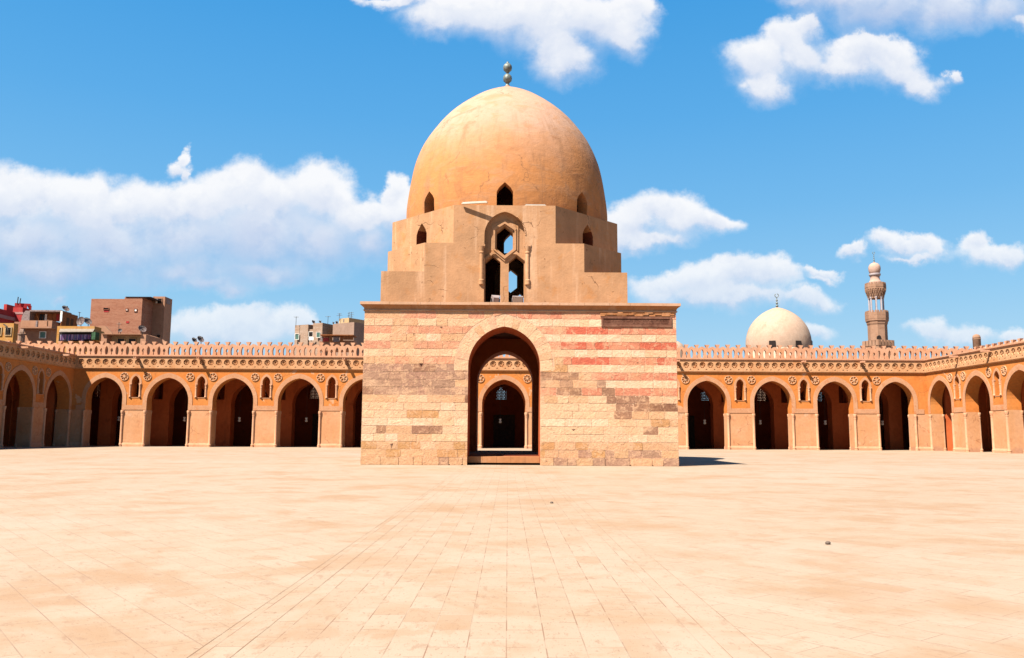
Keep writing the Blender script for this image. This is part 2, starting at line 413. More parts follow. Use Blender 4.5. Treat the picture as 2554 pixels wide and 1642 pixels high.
def paving(name, angle, bw, bh, c1, c2, mort, joint, off=0.5, jmix=1.0, runs=False):
    m, t, b = material(name)
    p = t.pos()
    mp = t.n.new('ShaderNodeMapping'); mp.inputs['Rotation'].default_value = (0, 0, R(angle)); t.l.new(p, mp.inputs[0])
    br = t.n.new('ShaderNodeTexBrick'); t.l.new(mp.outputs[0], br.inputs['Vector'])
    br.offset = off; br.inputs['Scale'].default_value = 1.0
    br.inputs['Color1'].default_value = (0,0,0,1); br.inputs['Color2'].default_value = (1,1,1,1); br.inputs['Mortar'].default_value = (0.5,0.5,0.5,1)
    br.inputs['Brick Width'].default_value = bw; br.inputs['Row Height'].default_value = bh; br.inputs['Mortar Size'].default_value = joint; br.inputs['Mortar Smooth'].default_value = 0.2
    tone = t.sep(br.outputs['Color'])[0]
    col = t.mix(t.math('MULTIPLY_ADD', tone, 0.8, 0.1), c1, c2)
    n0 = t.noise(p, 0.055, 4.0, 0.6); col = t.mix(t.math('MULTIPLY', t.step(n0, 0.42, 0.66), 0.5), col, (c1[0]*0.99, c1[1]*0.93, c1[2]*0.86))
    n1 = t.noise(p, 0.45, 6.0, 0.65, 0.3); col = t.mix(t.math('MULTIPLY', t.step(n1, 0.47, 0.66), 0.85), col, (0.465,0.30,0.16))
    n5 = t.noise(t.vec('ADD', p, (40, 11, 0)), 1.7, 7.0, 0.7, 0.5); col = t.mix(t.math('MULTIPLY', t.step(n5, 0.52, 0.64), 0.6), col, (0.47,0.31,0.175))
    n6 = t.noise(t.vec('ADD', p, (8, 61, 0)), 0.13, 5.0, 0.6, 0.3); col = t.mix(t.math('MULTIPLY', t.step(n6, 0.50, 0.62), 0.45), col, (0.55,0.45,0.32))
    # the odd pinkish or ochre slab
    v = t.math('MULTIPLY', t.step(tone, 0.86, 0.93), t.step(t.noise(p, 0.3, 3.0), 0.45, 0.55))
    col = t.mix(t.math('MULTIPLY', v, 0.55), col, (0.45,0.285,0.15))
    n2 = t.noise(t.vec('MULTIPLY', mp.outputs[0], (1.0, 2.4, 1.0)), 3.2, 7.0, 0.75, 0.4)
    col = t.mix(t.math('MULTIPLY', t.step(n2, 0.55, 0.66), 0.6), col, (0.40,0.255,0.15))
    pit = t.noise(t.vec('MULTIPLY', mp.outputs[0], (1.0, 2.0, 1.0)), 16.0, 4.0, 0.75, 0.5)
    col = t.mix(t.math('MULTIPLY', t.step(pit, 0.585, 0.66), 0.65), col, (0.33,0.20,0.115))
    brk = t.step(t.noise(p, 1.3, 3.0), 0.36, 0.62)
    if runs:                              # joints filled level with the slabs now and then
        q_ = t.sep(p); row = t.math('FLOOR', t.math('MULTIPLY_ADD', q_[0], 1/bh, 0.5))
        fr_ = t.math('FRACT', t.math('ADD', t.math('MULTIPLY', q_[1], 1/(1.5*bw)), t.math('MULTIPLY', row, 0.37)))
        brk = t.math('MULTIPLY', brk, t.step(fr_, 0.28, 0.31))
    col = t.mix(t.math('MULTIPLY', t.math('MULTIPLY', br.outputs['Fac'], jmix), t.math('MULTIPLY_ADD', brk, 0.8, 0.2)), col, mort)
    t.l.new(col, b.inputs['Base Color']); b.inputs['Roughness'].default_value = 0.75
    b.inputs['Specular IOR Level'].default_value = 0.2
    bump(t, b, t.math('SUBTRACT', t.math('MULTIPLY', n2, 0.5), t.math('ADD', br.outputs['Fac'], t.math('MULTIPLY', pit, 0.4))), 0.3, 0.012)
    return m
PA, PB = (0.49,0.385,0.25), (0.535,0.435,0.295)
M['paving'] = paving('limestone_paving', 52, 0.62, 0.31, PA, PB, (0.33,0.21,0.13), 0.0042, 0.5, 0.75)
M['path'] = paving('limestone_path', 90, 0.47, 0.245, PA, PB, (0.27,0.14,0.075), 0.0045, 0.5, 0.75, True)
M['border'] = paving('limestone_border', 90, 0.9, 0.6, PA, PB, (0.27,0.13,0.07), 0.004, 0.5, 0.9)
M['joint'] = plaster('sandy_joint', (0.36,0.22,0.13), (0.50,0.37,0.24), None, 1.5, 6.0)
M['earth'] = plaster('dusty_ground', (0.42,0.32,0.22), (0.48,0.37,0.26), None, 0.05, 1.0, 0, None, 0, 0.3)
M['roof'] = plaster('roof_screed', (0.55,0.40,0.27), (0.60,0.45,0.31), None, 0.3, 2.0)
# town
M['brick'] = brickwork('red_brick', (0.50,0.18,0.085), (0.64,0.28,0.14), (0.60,0.36,0.22), 0.5, 0.17, (0.66,0.33,0.18))
M['sandbrick'] = brickwork('sand_brick', (0.50,0.33,0.20), (0.58,0.41,0.27), (0.64,0.50,0.36), 0.55, 0.22)
M['mudplaster'] = plaster('brown_render', (0.54,0.29,0.15), (0.58,0.32,0.17), (0.46,0.22,0.11), 0.3, 1.5, 0.3, None, 0.3)
M['grey_plaster'] = plaster('grey_render', (0.46,0.33,0.23), (0.52,0.38,0.27), (0.40,0.27,0.18), 0.3, 1.5, 0.3, None, 0.3)  # greyish tan render
M['redpaint'] = plaster('red_paint', (0.60,0.05,0.045), (0.66,0.08,0.06), (0.55,0.04,0.05), 0.4, 2.0, 0.2, (0.66,0.25,0.16), 0.1)
M['pinkband'] = plain('pinkish_band', (0.55,0.30,0.24), 0.9)
M['yellow'] = plaster('yellow_paint', (0.78,0.40,0.07), (0.80,0.48,0.13), (0.70,0.27,0.06), 0.6, 2.0, 0.4, (0.45,0.22,0.08), 0.3)
M['cream'] = plaster('cream_paint', (0.74,0.54,0.25), (0.76,0.58,0.31), None, 0.6, 2.0, 0.2, None, 0.1)
M['wood'] = plaster('orange_boards', (0.42,0.15,0.045), (0.50,0.21,0.07), (0.28,0.09,0.03), 1.1, 4.0, 0.6, (0.2,0.07,0.03), 0.3)
M['greyboard'] = plain('grey_boarding', (0.34,0.27,0.22), 0.9, 0.25)
M['awning'] = plain('dusty_awning', (0.34,0.29,0.20), 0.9, 0.2)
M['greencloth'] = plain('green_tarpaulin', (0.06,0.14,0.06), 0.8, 0.3)
M['shutter'] = plain('green_shutter', (0.20,0.38,0.27), 0.7, 0.2)
M['darkgreen'] = plain('dark_green_shutter', (0.03,0.14,0.08), 0.7, 0.2)
M['void'] = plain('dark_window_glass', (0.02,0.014,0.012), 0.3, 0.2)
M['frame'] = plain('pale_frame', (0.62,0.58,0.52), 0.6)
M['dish'] = plain('dish_metal', (0.22,0.17,0.14), 0.55, 0.2)
M['palestone'] = plaster('minaret_stone', (0.50,0.30,0.18), (0.56,0.35,0.22), (0.44,0.23,0.13), 0.6, 3.0, 0.3, None, 0.3, 0.5)
M['bulb'] = plaster('bulb_plaster', (0.66,0.46,0.32), (0.70,0.50,0.36), None, 0.8, 3.0, 0.2, None, 0.1)
M['marble'] = plain('grey_marble', (0.58,0.52,0.46), 0.5, 0.1)
M['pebble'] = plain('dark_pebble', (0.10,0.075,0.06), 0.8)

def cloth_mat():
    m, t, b = material('striped_laundry')
    p = t.pos(); s = t.sep(p)
    n = t.noise(t.vec('MULTIPLY', p, (1, 0, 0.03)), 2.6, 2.0, 0.9)
    w = t.math('FRACT', t.math('MULTIPLY', s[0], 2.1))
    ramp = t.n.new('ShaderNodeValToRGB'); ramp.color_ramp.interpolation = 'CONSTANT'
    cols = [(0.0,(0.16,0.07,0.22)),(0.3,(0.55,0.35,0.45)),(0.42,(0.30,0.10,0.22)),(0.55,(0.7,0.66,0.7)),(0.63,(0.12,0.08,0.28)),(0.8,(0.5,0.2,0.28)),(0.9,(0.15,0.3,0.3))]
    e = ramp.color_ramp.elements
    e[0].position, e[0].color = cols[0][0], (*cols[0][1], 1); e[1].position, e[1].color = cols[-1][0], (*cols[-1][1], 1)
    for q, c in cols[1:-1]:
        x = e.new(q); x.color = (*c, 1)
    t.l.new(t.math('FRACT', t.math('ADD', w, t.math('MULTIPLY', n, 1.7))), ramp.inputs[0])
    t.l.new(ramp.outputs[0], b.inputs['Base Color']); b.inputs['Roughness'].default_value = 0.95
    return m
M['laundry'] = cloth_mat()

ALBEDO = (0.485, 0.468, 0.535)            # the court is sun-baked stone and plaster, not white paint
G3 = lambda v: (v, v, v)
TINT = {'stone': G3(1.18), 'brick': G3(0.82), 'paving': (0.99, 1.0, 0.95), 'path': (0.99, 1.0, 0.95), 'border': (0.99, 1.0, 0.95), 'joint': (0.99, 1.0, 0.95), 'tier': (1.06, 1.02, 0.93), 'sandbrick': (0.82, 0.80, 0.74), 'grey_plaster': (0.86, 0.82, 0.76), 'yellow': (0.82, 0.80, 0.95), 'cream': (0.85, 0.83, 0.8), 'far_dome': (0.86, 0.85, 0.80), 'palestone': (0.84, 0.82, 0.74), 'bulb': (0.9, 0.88, 0.84), 'redpaint': G3(0.85), 'wood': G3(0.9)}
for k_, m_ in M.items():
    if k_ in ('white', 'glass', 'frame', 'void', 'iron', 'door', 'lamp_dark', 'pebble', 'inner', 'inner_back', 'dark_inner'): continue
    b_ = m_.node_tree.nodes['Principled BSDF'].inputs['Base Color']
    src = b_.links[0].from_socket
    x_ = m_.node_tree.nodes.new('ShaderNodeVectorMath'); x_.operation = 'MULTIPLY'; x_.inputs[1].default_value = tuple(c_*f_ for c_, f_ in zip(ALBEDO, TINT.get(k_, (1, 1, 1))))
    m_.node_tree.links.new(src, x_.inputs[0]); m_.node_tree.links.new(x_.outputs[0], b_)

# ------------------------------------------------------------------ ground
g = MB().add([(-2500,-300,-0.03),(2500,-300,-0.03),(2500,3500,-0.03),(-2500,3500,-0.03)], [(0,1,2,3)])
tag(g.build('ground', M['earth']), kind='structure')
YF, XL, XR = 90.8, -46.85, 45.35
g = MB().add([(-60,-14,0.0),(60,-14,0.0),(60,105,0.0),(-60,105,0.0)], [(0,1,2,3)])
tag(g.build('courtyard_paving', M['paving']), kind='structure')
g = MB().add([(-1.62,-14,0.004),(1.34,-14,0.004),(1.34,38.2,0.004),(-1.62,38.2,0.004)], [(0,1,2,3)])
tag(g.build('path', M['path']), kind='structure')
g = MB()
for a, b in ((-1.87,-1.62),(1.34,1.57)): g.add([(a,-14,0.004),(b,-14,0.004),(b,38.2,0.004),(a,38.2,0.004)], [(0,1,2,3)])
tag(g.build('path_border', M['border']), kind='structure')
g = MB()
for a in (-1.87, -1.62, 1.34, 1.57): g.add([(a-.003,-14,0.0055),(a+.003,-14,0.0055),(a+.003,38.2,0.0055),(a-.003,38.2,0.0055)], [(0,1,2,3)])
tag(g.build('path_joint', M['joint']), kind='structure')

# ------------------------------------------------------------------ kiosk
CX, CY, KY = -0.21, 45.27, 38.2
kiosk = thing('domed_pavilion', (CX, CY, 0), 'big domed stone pavilion standing in the middle of the paved courtyard', 'pavilion')
BX0, BX1, BY1, BZ = -6.6, 7.7, 51.4, 7.0
AHW, AZS, AZA, TW = 1.64, 4.45, 6.29, 2.2
ACX = -0.18
def Mplane(o, u, n):      # local x -> u, y -> n, z -> up
    m = Matrix.Identity(4)
    for i, a in enumerate((u, n, (0,0,1))):
        for k in range(3): m[k][i] = a[k]
    for k in range(3): m[k][3] = o[k]
    return m
def comb(u0, u1, z0, z1, arches, zbase=None):
    pts = [(u0, z0)]
    for a in arches: pts += a
    pts += [(u1, z0), (u1, z1), (u0, z1)]
    return pts

# front wall core with its deep arch, back wall, side walls
front_arch = arch(ACX, AHW, 0.0, AZS, AZA, 14)
sill_arch = [(x, max(z, 0.10)) for x, z in front_arch]
w = MB().plate([comb(BX0, BX1, 0, BZ, [sill_arch])], TW, Mplane((0, KY+0.03, 0), (1,0,0), (0,1,0)))
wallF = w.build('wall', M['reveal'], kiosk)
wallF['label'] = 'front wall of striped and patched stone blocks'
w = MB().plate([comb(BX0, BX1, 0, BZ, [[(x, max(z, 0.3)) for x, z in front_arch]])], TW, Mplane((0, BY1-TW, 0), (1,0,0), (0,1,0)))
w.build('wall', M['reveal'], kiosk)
side_arch = arch(CY-BY1+TW+ (BY1-KY-2*TW)/2 + 0.0, 1.5, 0.3, AZS, AZA, 12)
for xs in (BX0, BX1-TW):
    L = BY1 - KY - 2*TW - 0.04
    a = arch(L/2, 1.5, 0.3, AZS, AZA, 12)
    w = MB().plate([comb(0, L, 0, BZ, [a])], TW, Mplane((xs+TW, KY+TW+0.035, 0), (0,1,0), (-1,0,0)))
    w.build('wall', M['stone'] if False else M['cavetto'], kiosk)

# ashlar facing, block by block
CRM=(0.78,0.51,0.27); TAN=(0.68,0.40,0.19); PNK=(0.68,0.315,0.165); SAL=(0.66,0.255,0.13); RED=(0.60,0.15,0.075)
BRN=(0.36,0.19,0.10); GBR=(0.44,0.255,0.145); OCH=(0.58,0.31,0.115); DBR=(0.25,0.115,0.06); PAL=(0.84,0.59,0.34)
def jig(c, a=0.05):
    k = 1 + random.uniform(-a, a)
    return tuple(max(0.02, min(0.85, x*k*(1 + random.uniform(-a*0.35, a*0.35)))) for x in c)
def pick(*opts):
    r = random.random(); s = 0
    for c, w_ in opts:
        s += w_
        if r < s: return c
    return opts[-1][0]
def block_col(k, x):
    left = x < ACX
    if k == 0: c = pick((TAN,.3),(PNK,.7)) if left else pick((SAL,.3),(PNK,.7))
    elif k in (1,3,5): c = pick((CRM,.7),(TAN,.2),(PAL,.1)) if left else pick((PAL,.6),(CRM,.4))
    elif k in (2,4):
        c = pick((PNK,.85),(TAN,.15)) if left else (pick((RED,.4),(SAL,.6)) if x > 2.2 else PNK)
    elif k == 6: c = pick((TAN,.6),(PNK,.25),(CRM,.15)) if left else (pick((RED,.55),(SAL,.45)) if x > 2.6 else TAN)
    elif k == 7: c = pick((GBR,.75),(BRN,.25)) if left else (pick((PAL,.6),(CRM,.4)) if x > 3 else OCH)
    elif k == 8: c = pick((GBR,.85),(TAN,.15)) if left else (pick((SAL,.5),(RED,.35),(TAN,.15)) if x > 3.4 else pick((BRN,.6),(SAL,.4)))
    elif k == 9: c = pick((GBR,.7),(TAN,.3)) if left else (pick((PAL,.7),(CRM,.3)) if x > 4.8 else pick((GBR,.8),(TAN,.2)))
    elif k == 10: c = pick((GBR,.55),(TAN,.35),(BRN,.1)) if left else (pick((SAL,.7),(RED,.3)) if x > 5 else pick((SAL,.5),(BRN,.5)))
    elif k == 11: c = (DBR if x > -2.9 and random.random() < .7 else pick((TAN,.6),(CRM,.4))) if left else (pick((CRM,.9),(TAN,.1)) if x > 6.3 else BRN if x > 4.1 else pick((CRM,.6),(TAN,.4)))
    elif k == 12: c = pick((CRM,.8),(PAL,.2)) if left else (pick((BRN,.5),(DBR,.4),(GBR,.1)) if x > 5.0 else CRM)
    elif k == 13: c = (OCH if -5.0 < x < -3.3 and random.random() < .8 else CRM) if left else (pick((TAN,.5),(BRN,.3),(CRM,.2)) if x > 5.2 else CRM)
    elif k == 14: c = pick((PAL,.4),(CRM,.6)) if left else (pick((OCH,.4),(TAN,.4),(CRM,.2)) if x > 5.2 else pick((PAL,.35),(CRM,.65)))
    elif k == 15: c = (pick((BRN,.65),(TAN,.35)) if -5.9 < x < -3.2 else CRM) if left else (pick((TAN,.5),(BRN,.2),(CRM,.3)) if x > 5.6 else pick((PAL,.4),(CRM,.6)))
    elif k == 16: c = pick((PAL,.35),(CRM,.65)) if not (left and -4.6 < x < -3) else TAN
    elif k == 17: c = pick((TAN,.45),(OCH,.3),(CRM,.25))
    elif k == 18: c = pick((OCH,.4),(TAN,.35),(GBR,.25))
    else: c = pick((TAN,.6),(GBR,.4))
    return jig(c)
OHW = AHW + 0.66; OZA = AZA + 0.56
inner_s = arch_side(AHW, AZS, AZA, 40); outer_s = arch_side(OHW, AZS, OZA, 40)
def bound(z, s, hw):
    if z <= s[0][1]: return hw
    if z >= s[-1][1]: return 0.0
    for (x0, z0), (x1, z1) in zip(s, s[1:]):
        if z0 <= z <= z1: return x0 + (x1-x0)*(z-z0)/max(1e-6, z1-z0)
    return 0.0
fac = MB()
def slab(poly, d, col):            # a stone: polygon in x,z set proud of the core by d
    n = len(poly); y0 = KY - d; y1 = KY + 0.05
    fac.add([(x, y0, z) for x, z in poly] + [(x, y1, z) for x, z in poly],
            [tuple(range(n))] + [(i, n+i, n+(i+1) % n, (i+1) % n) for i in range(n)], None, col)
fac_core = MB().plate([comb(BX0-0.005, BX1+0.005, 0, BZ, [sill_arch])], 0.028, Mplane((0, KY-0.001, 0), (1,0,0), (0,1,0)))
for f_ in range(len(fac_core.f)): fac_core.c[f_] = (0.74,0.49,0.28)
NC = 20; CH = BZ/NC
for k in range(NC):
    zt = BZ - k*CH; zb = zt - CH
    if k == 0: zt -= 0.0
    jj = 0.009
    for side in (-1, 1):
        x = ACX; end = (BX0-0.01) if side < 0 else (BX1+0.01)
        lo = random.uniform(0.25, 0.6)
        x = ACX + side*lo*(0.5 if k % 2 else 1.0) if bound(zb, outer_s, OHW) < 0.2 else ACX
        xs = [ACX]
        while abs(xs[-1] - end) > 1e-6:
            stepw = random.choice((0.42,0.55,0.62,0.7,0.8,0.95,1.1)) * random.uniform(0.9, 1.1)
            nx = xs[-1] + side*stepw
            if (end - nx)*side < 0.3: nx = end
            xs.append(nx)
        for a, b in zip(xs, xs[1:]):
            x0, x1 = min(a, b)+jj, max(a, b)-jj
            if k in (1,) and x0 > 4.1 and x1 < 7.65 and False: continue
            zz = [zb+jj + (zt-zb-2*jj)*q/4 for q in range(5)]
            def lim(z):
                if z < AZS - 0.2: return AHW + 0.004
                return bound(z, outer_s, OHW)
            if side > 0:
                e = [max(x0, ACX + lim(z)) for z in zz]
                if min(e) > x1 - 0.05: continue
                e = [min(v, x1) for v in e]
                if max(e) - x0 < 1e-4: poly = [(x0, zz[0]), (x1, zz[0]), (x1, zz[-1]), (x0, zz[-1])]
                else: poly = [(x1, zz[0]), (x1, zz[-1])] + [(v, z) for v, z in zip(reversed(e), reversed(zz))]
            else:
                e = [min(x1, ACX - lim(z)) for z in zz]
                if max(e) < x0 + 0.05: continue
                e = [max(v, x0) for v in e]
                if x1 - min(e) < 1e-4: poly = [(x0, zz[0]), (x1, zz[0]), (x1, zz[-1]), (x0, zz[-1])]
                else: poly = [(x0, zz[0])] + [(v, z) for v, z in zip(e, zz)] + [(x0, zz[-1])]
            xm = (x0+x1)/2
            if k == 1 and 4.2 < xm < 7.5: continue         # the carved panel sits here
            if len(poly) == 4 and random.random() < 0.75:       # worn corners
                (p0, p1, p2, p3) = (x0, poly[0][1]), (x1, poly[0][1]), (x1, poly[2][1]), (x0, poly[2][1])
                q = [random.choice((0.0, 0.0, 0.012, 0.03, 0.06)) for _ in range(4)]
                poly = []
                for (px_, pz_), sx, sz, r_ in ((p0,1,1,q[0]),(p1,-1,1,q[1]),(p2,-1,-1,q[2]),(p3,1,-1,q[3])):
                    if r_ == 0: poly.append((px_, pz_))
                    elif sx*sz > 0: poly += [(px_, pz_+sz*r_), (px_+sx*r_, pz_)]
                    else: poly += [(px_+sx*r_, pz_), (px_, pz_+sz*r_)]
            slab(poly, random.choice((0.004, 0.006, 0.008, 0.011, 0.015)) + (0.05 if k == NC-1 else 0), block_col(k, xm))
# voussoirs
nv = 9
for side in (-1, 1):
    for i in range(nv):
        a, b = i*40//nv, (i+1)*40//nv
        ins = inner_s[a:b+1]; ext = random.uniform(0.75, 1.0)
        outs = [(x0+(x1-x0)*ext, z0+(z1-z0)*ext) for (x0, z0), (x1, z1) in zip(ins, outer_s[a:b+1])]
        if i == 0: ins = [(AHW, AZS-0.2)] + ins; outs = [(OHW*0.99, AZS-0.2)] + outs
        poly = [(ACX + side*x, z) for x, z in ins] + [(ACX + side*x, z) for x, z in reversed(outs)]
        cx_ = sum(p[0] for p in poly)/len(poly); cz_ = sum(p[1] for p in poly)/len(poly)
        poly = [(cx_ + (x-cx_)*0.985, cz_ + (z-cz_)*0.985) for x, z in poly]
        slab(poly, 0.012 + 0.006*(i % 2), jig((CRM, (0.74,0.43,0.235), TAN)[(i + (side > 0)) % 3 if i % 2 else 0], 0.04))
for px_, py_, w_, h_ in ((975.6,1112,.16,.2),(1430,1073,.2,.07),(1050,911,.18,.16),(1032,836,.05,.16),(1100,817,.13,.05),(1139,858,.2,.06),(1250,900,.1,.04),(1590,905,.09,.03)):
    q_ = at(px_, py_, KY)             # chips and cracks: near-black proud slabs paint the shade inside them
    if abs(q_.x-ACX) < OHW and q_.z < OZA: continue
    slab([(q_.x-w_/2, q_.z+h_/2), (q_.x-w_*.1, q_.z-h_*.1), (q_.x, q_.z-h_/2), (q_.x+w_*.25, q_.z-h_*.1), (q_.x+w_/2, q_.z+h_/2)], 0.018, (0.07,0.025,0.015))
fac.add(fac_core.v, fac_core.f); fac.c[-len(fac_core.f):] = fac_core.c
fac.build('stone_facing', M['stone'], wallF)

# carved panel
p = MB()
px0, px1, pz0, pz1 = 4.27, 7.5, 6.31, 6.78
p.plate([[(px0,pz0),(px1,pz0),(px1,pz1),(px0,pz1)], [(px0+.09,pz0+.07),(px1-.09,pz0+.07),(px1-.09,pz1-.09),(px0+.09,pz1-.09)]], 0.10, Mplane((0, KY-0.055, 0), (1,0,0), (0,1,0)))
p.plate([[(px0+.09,pz0+.07),(px1-.09,pz0+.07),(px1-.09,pz1-.09),(px0+.09,pz1-.09)], [(px0+.15,pz0+.11),(px1-.15,pz0+.11),(px1-.15,pz1-.14),(px0+.15,pz1-.14)]], 0.07, Mplane((0, KY-0.025, 0), (1,0,0), (0,1,0)))
pn = p.build('carved_panel', M['oldwood'], kiosk)
p = MB()
for i in range(60):
    for j in range(3):
        x = px0+.19+i*(px1-px0-.38)/59; z = pz0+.14+j*0.07
        p.box((x-.02*random.uniform(.6,1.2), KY-0.012-random.uniform(0,.014), z-.02), (x+.02, KY+0.01, z+.02+random.uniform(0,.02)))
p.box((px0+.1, KY-0.004, pz0+.08), (px1-.1, KY+0.02, pz1-.1))
p.build('carving', M['oldwood'], pn)
# weathered band above the panel
p = MB()
for j in range(3):
    x = px0-0.05
    while x < px1+0.1:
        l = random.uniform(.2,.6); zz = 6.80+j*0.065
        p.box((x, KY-0.03-random.uniform(0,.05), zz), (min(x+l-.01, px1+.12), KY+.01, zz+.055)); x += l
p.build('weathered_band', M['cavetto'], kiosk)

# cornice: torus, cavetto and fillet running round all four sides
def ring_profile(prof, x0, x1, y0, y1):
    rings = []
    for d, z in prof: rings.append([(x0-d, y0-d, z), (x1+d, y0-d, z), (x1+d, y1+d, z), (x0-d, y1+d, z)])
    return rings
c = MB().loft(ring_profile([(0.03,6.985),(0.065,7.0),(0.065,7.035),(0.03,7.05),(0.03,7.07)], BX0, BX1, KY, BY1), True, False)
c.build('cornice_torus', M['cornice'], kiosk)
c = MB().loft(ring_profile([(0.025,7.06),(0.04,7.12),(0.08,7.19),(0.15,7.24),(0.19,7.262)], BX0, BX1, KY, BY1), True, False)
c.build('cavetto', M['cavetto'], kiosk)
c = MB()
x = BX0-0.2
while x < BX1+0.2:                    # the fillet in separate slabs, a little uneven
    l = min(random.uniform(0.8,1.5), BX1+0.2-x); h = random.uniform(-.006,.01)
    c.box((x+.004, KY-0.205+random.uniform(-.008,.008), 7.262+h*0.3), (x+l-.004, KY+2.0, 7.385+h)); x += l
    if BX1+0.2-x < 1e-3: break
c.box((BX0-0.2, KY+2.0, 7.265), (BX0+2, BY1+0.2, 7.38)); c.box((BX1-2, KY+2.0, 7.265), (BX1+0.2, BY1+0.2, 7.38)); c.box((BX0+2, BY1-2, 7.265), (BX1-2, BY1+0.2, 7.38))
c.build('cornice', M['cornice'], kiosk)
c = MB().box((BX0+2, KY+2.0, 7.0), (BX1-2, BY1-2, 7.36))
c.build('roof', M['dark_inner'], kiosk)  # slab closed without its central opening to keep the inside dark
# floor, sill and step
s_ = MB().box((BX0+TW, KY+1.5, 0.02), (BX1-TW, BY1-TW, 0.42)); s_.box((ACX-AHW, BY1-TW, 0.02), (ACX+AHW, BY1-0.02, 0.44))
s_.build('floor', M['dark_inner'], kiosk)  # floor shade is in its dark colour as well
s_ = MB()
for i in range(5):
    a = ACX-AHW+0.005 + i*(2*AHW-0.01)/5
    s_.box((a+.004, KY+0.55, 0.1), (a+(2*AHW-0.01)/5-.004, KY+1.5, 0.37+random.uniform(0,.01)))
s_.build('step', M['cavetto'], kiosk)

# stepped transition zone
HT = 5.87
def octa(h, c):
    if c <= 0: return [(-h,-h),(h,-h),(h,h),(-h,h)]
    return [(-h+c,-h),(h-c,-h),(h,-h+c),(h,h-c),(h-c,h),(-h+c,h),(-h,h-c),(-h,-h+c)]
def ring_prism(po, pi, z0, z1):
    m = MB(); n = len(po)
    v = [(CX+x, CY+y, z) for z in (z0, z1) for x, y in po] + [(CX+x, CY+y, z) for z in (z0, z1) for x, y in pi]
    f = []
    for i in range(n):
        j = (i+1) % n
        f += [(i, j, n+j, n+i), (2*n+j, 2*n+i, 3*n+i, 3*n+j), (n+i, n+j, 3*n+j, 3*n+i), (j, i, 2*n+i, 2*n+j)]
    return m.add(v, f)
WC = -0.20                            # window axis
win = arch(WC, 0.975, 7.2, 10.88, 12.03, 14)
BACK = 0.32                           # the windows of the far side sit a little to the right of the near ones
def cutter(poly, ang, half=8.0, y1=None, dx=0.0):
    m = MB(); n = len(poly)
    v = [(x-CX+dx, y, z) for y in (-half, half if y1 is None else y1) for x, z in poly]
    f = [tuple(range(n)), tuple(range(2*n-1, n-1, -1))] + [(i, n+i, n+(i+1) % n, (i+1) % n) for i in range(n)]
    return m.add(v, f, Matrix.Translation((CX, CY, 0)) @ Matrix.Rotation(ang, 4, 'Z'))
def pent(cx, hw, z0, zs, za):          # small pointed opening with slightly curved shoulders
    return [(cx-hw, z0), (cx-hw, zs), (cx-hw*0.72, zs+(za-zs)*0.42), (cx-hw*0.33, zs+(za-zs)*0.74), (cx, za), (cx+hw*0.33, zs+(za-zs)*0.74), (cx+hw*0.72, zs+(za-zs)*0.42), (cx+hw, zs), (cx+hw, z0)]
cuts = [cutter(win, 0, 8.0, 0.0), cutter(win, PI, 8.0, 0.0, 2*(CX-WC)-BACK), cutter(win, PI/2)]
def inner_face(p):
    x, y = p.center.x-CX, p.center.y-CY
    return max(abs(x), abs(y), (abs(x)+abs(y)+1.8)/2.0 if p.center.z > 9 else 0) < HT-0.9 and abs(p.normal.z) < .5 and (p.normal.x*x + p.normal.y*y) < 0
link('lower_tier', shade_inside(boolean(ring_prism(octa(HT, 0), octa(HT-1, 0), 7.36, 9.08), cuts), inner_face, M['dark_inner']), M['tier'], kiosk)
link('middle_tier', shade_inside(boolean(ring_prism(octa(HT, 2.05), octa(HT-1, 1.46), 9.08, 10.48), cuts), inner_face, M['dark_inner']), M['tier'], kiosk)
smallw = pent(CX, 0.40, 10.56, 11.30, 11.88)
link('upper_tier', shade_inside(boolean(ring_prism(octa(HT, 3.42), octa(HT-1, 2.83), 10.48, 12.34), cuts + [cutter(smallw, PI/4), cutter(smallw, -PI/4)]), inner_face, M['dark_inner']), M['tier'], kiosk)

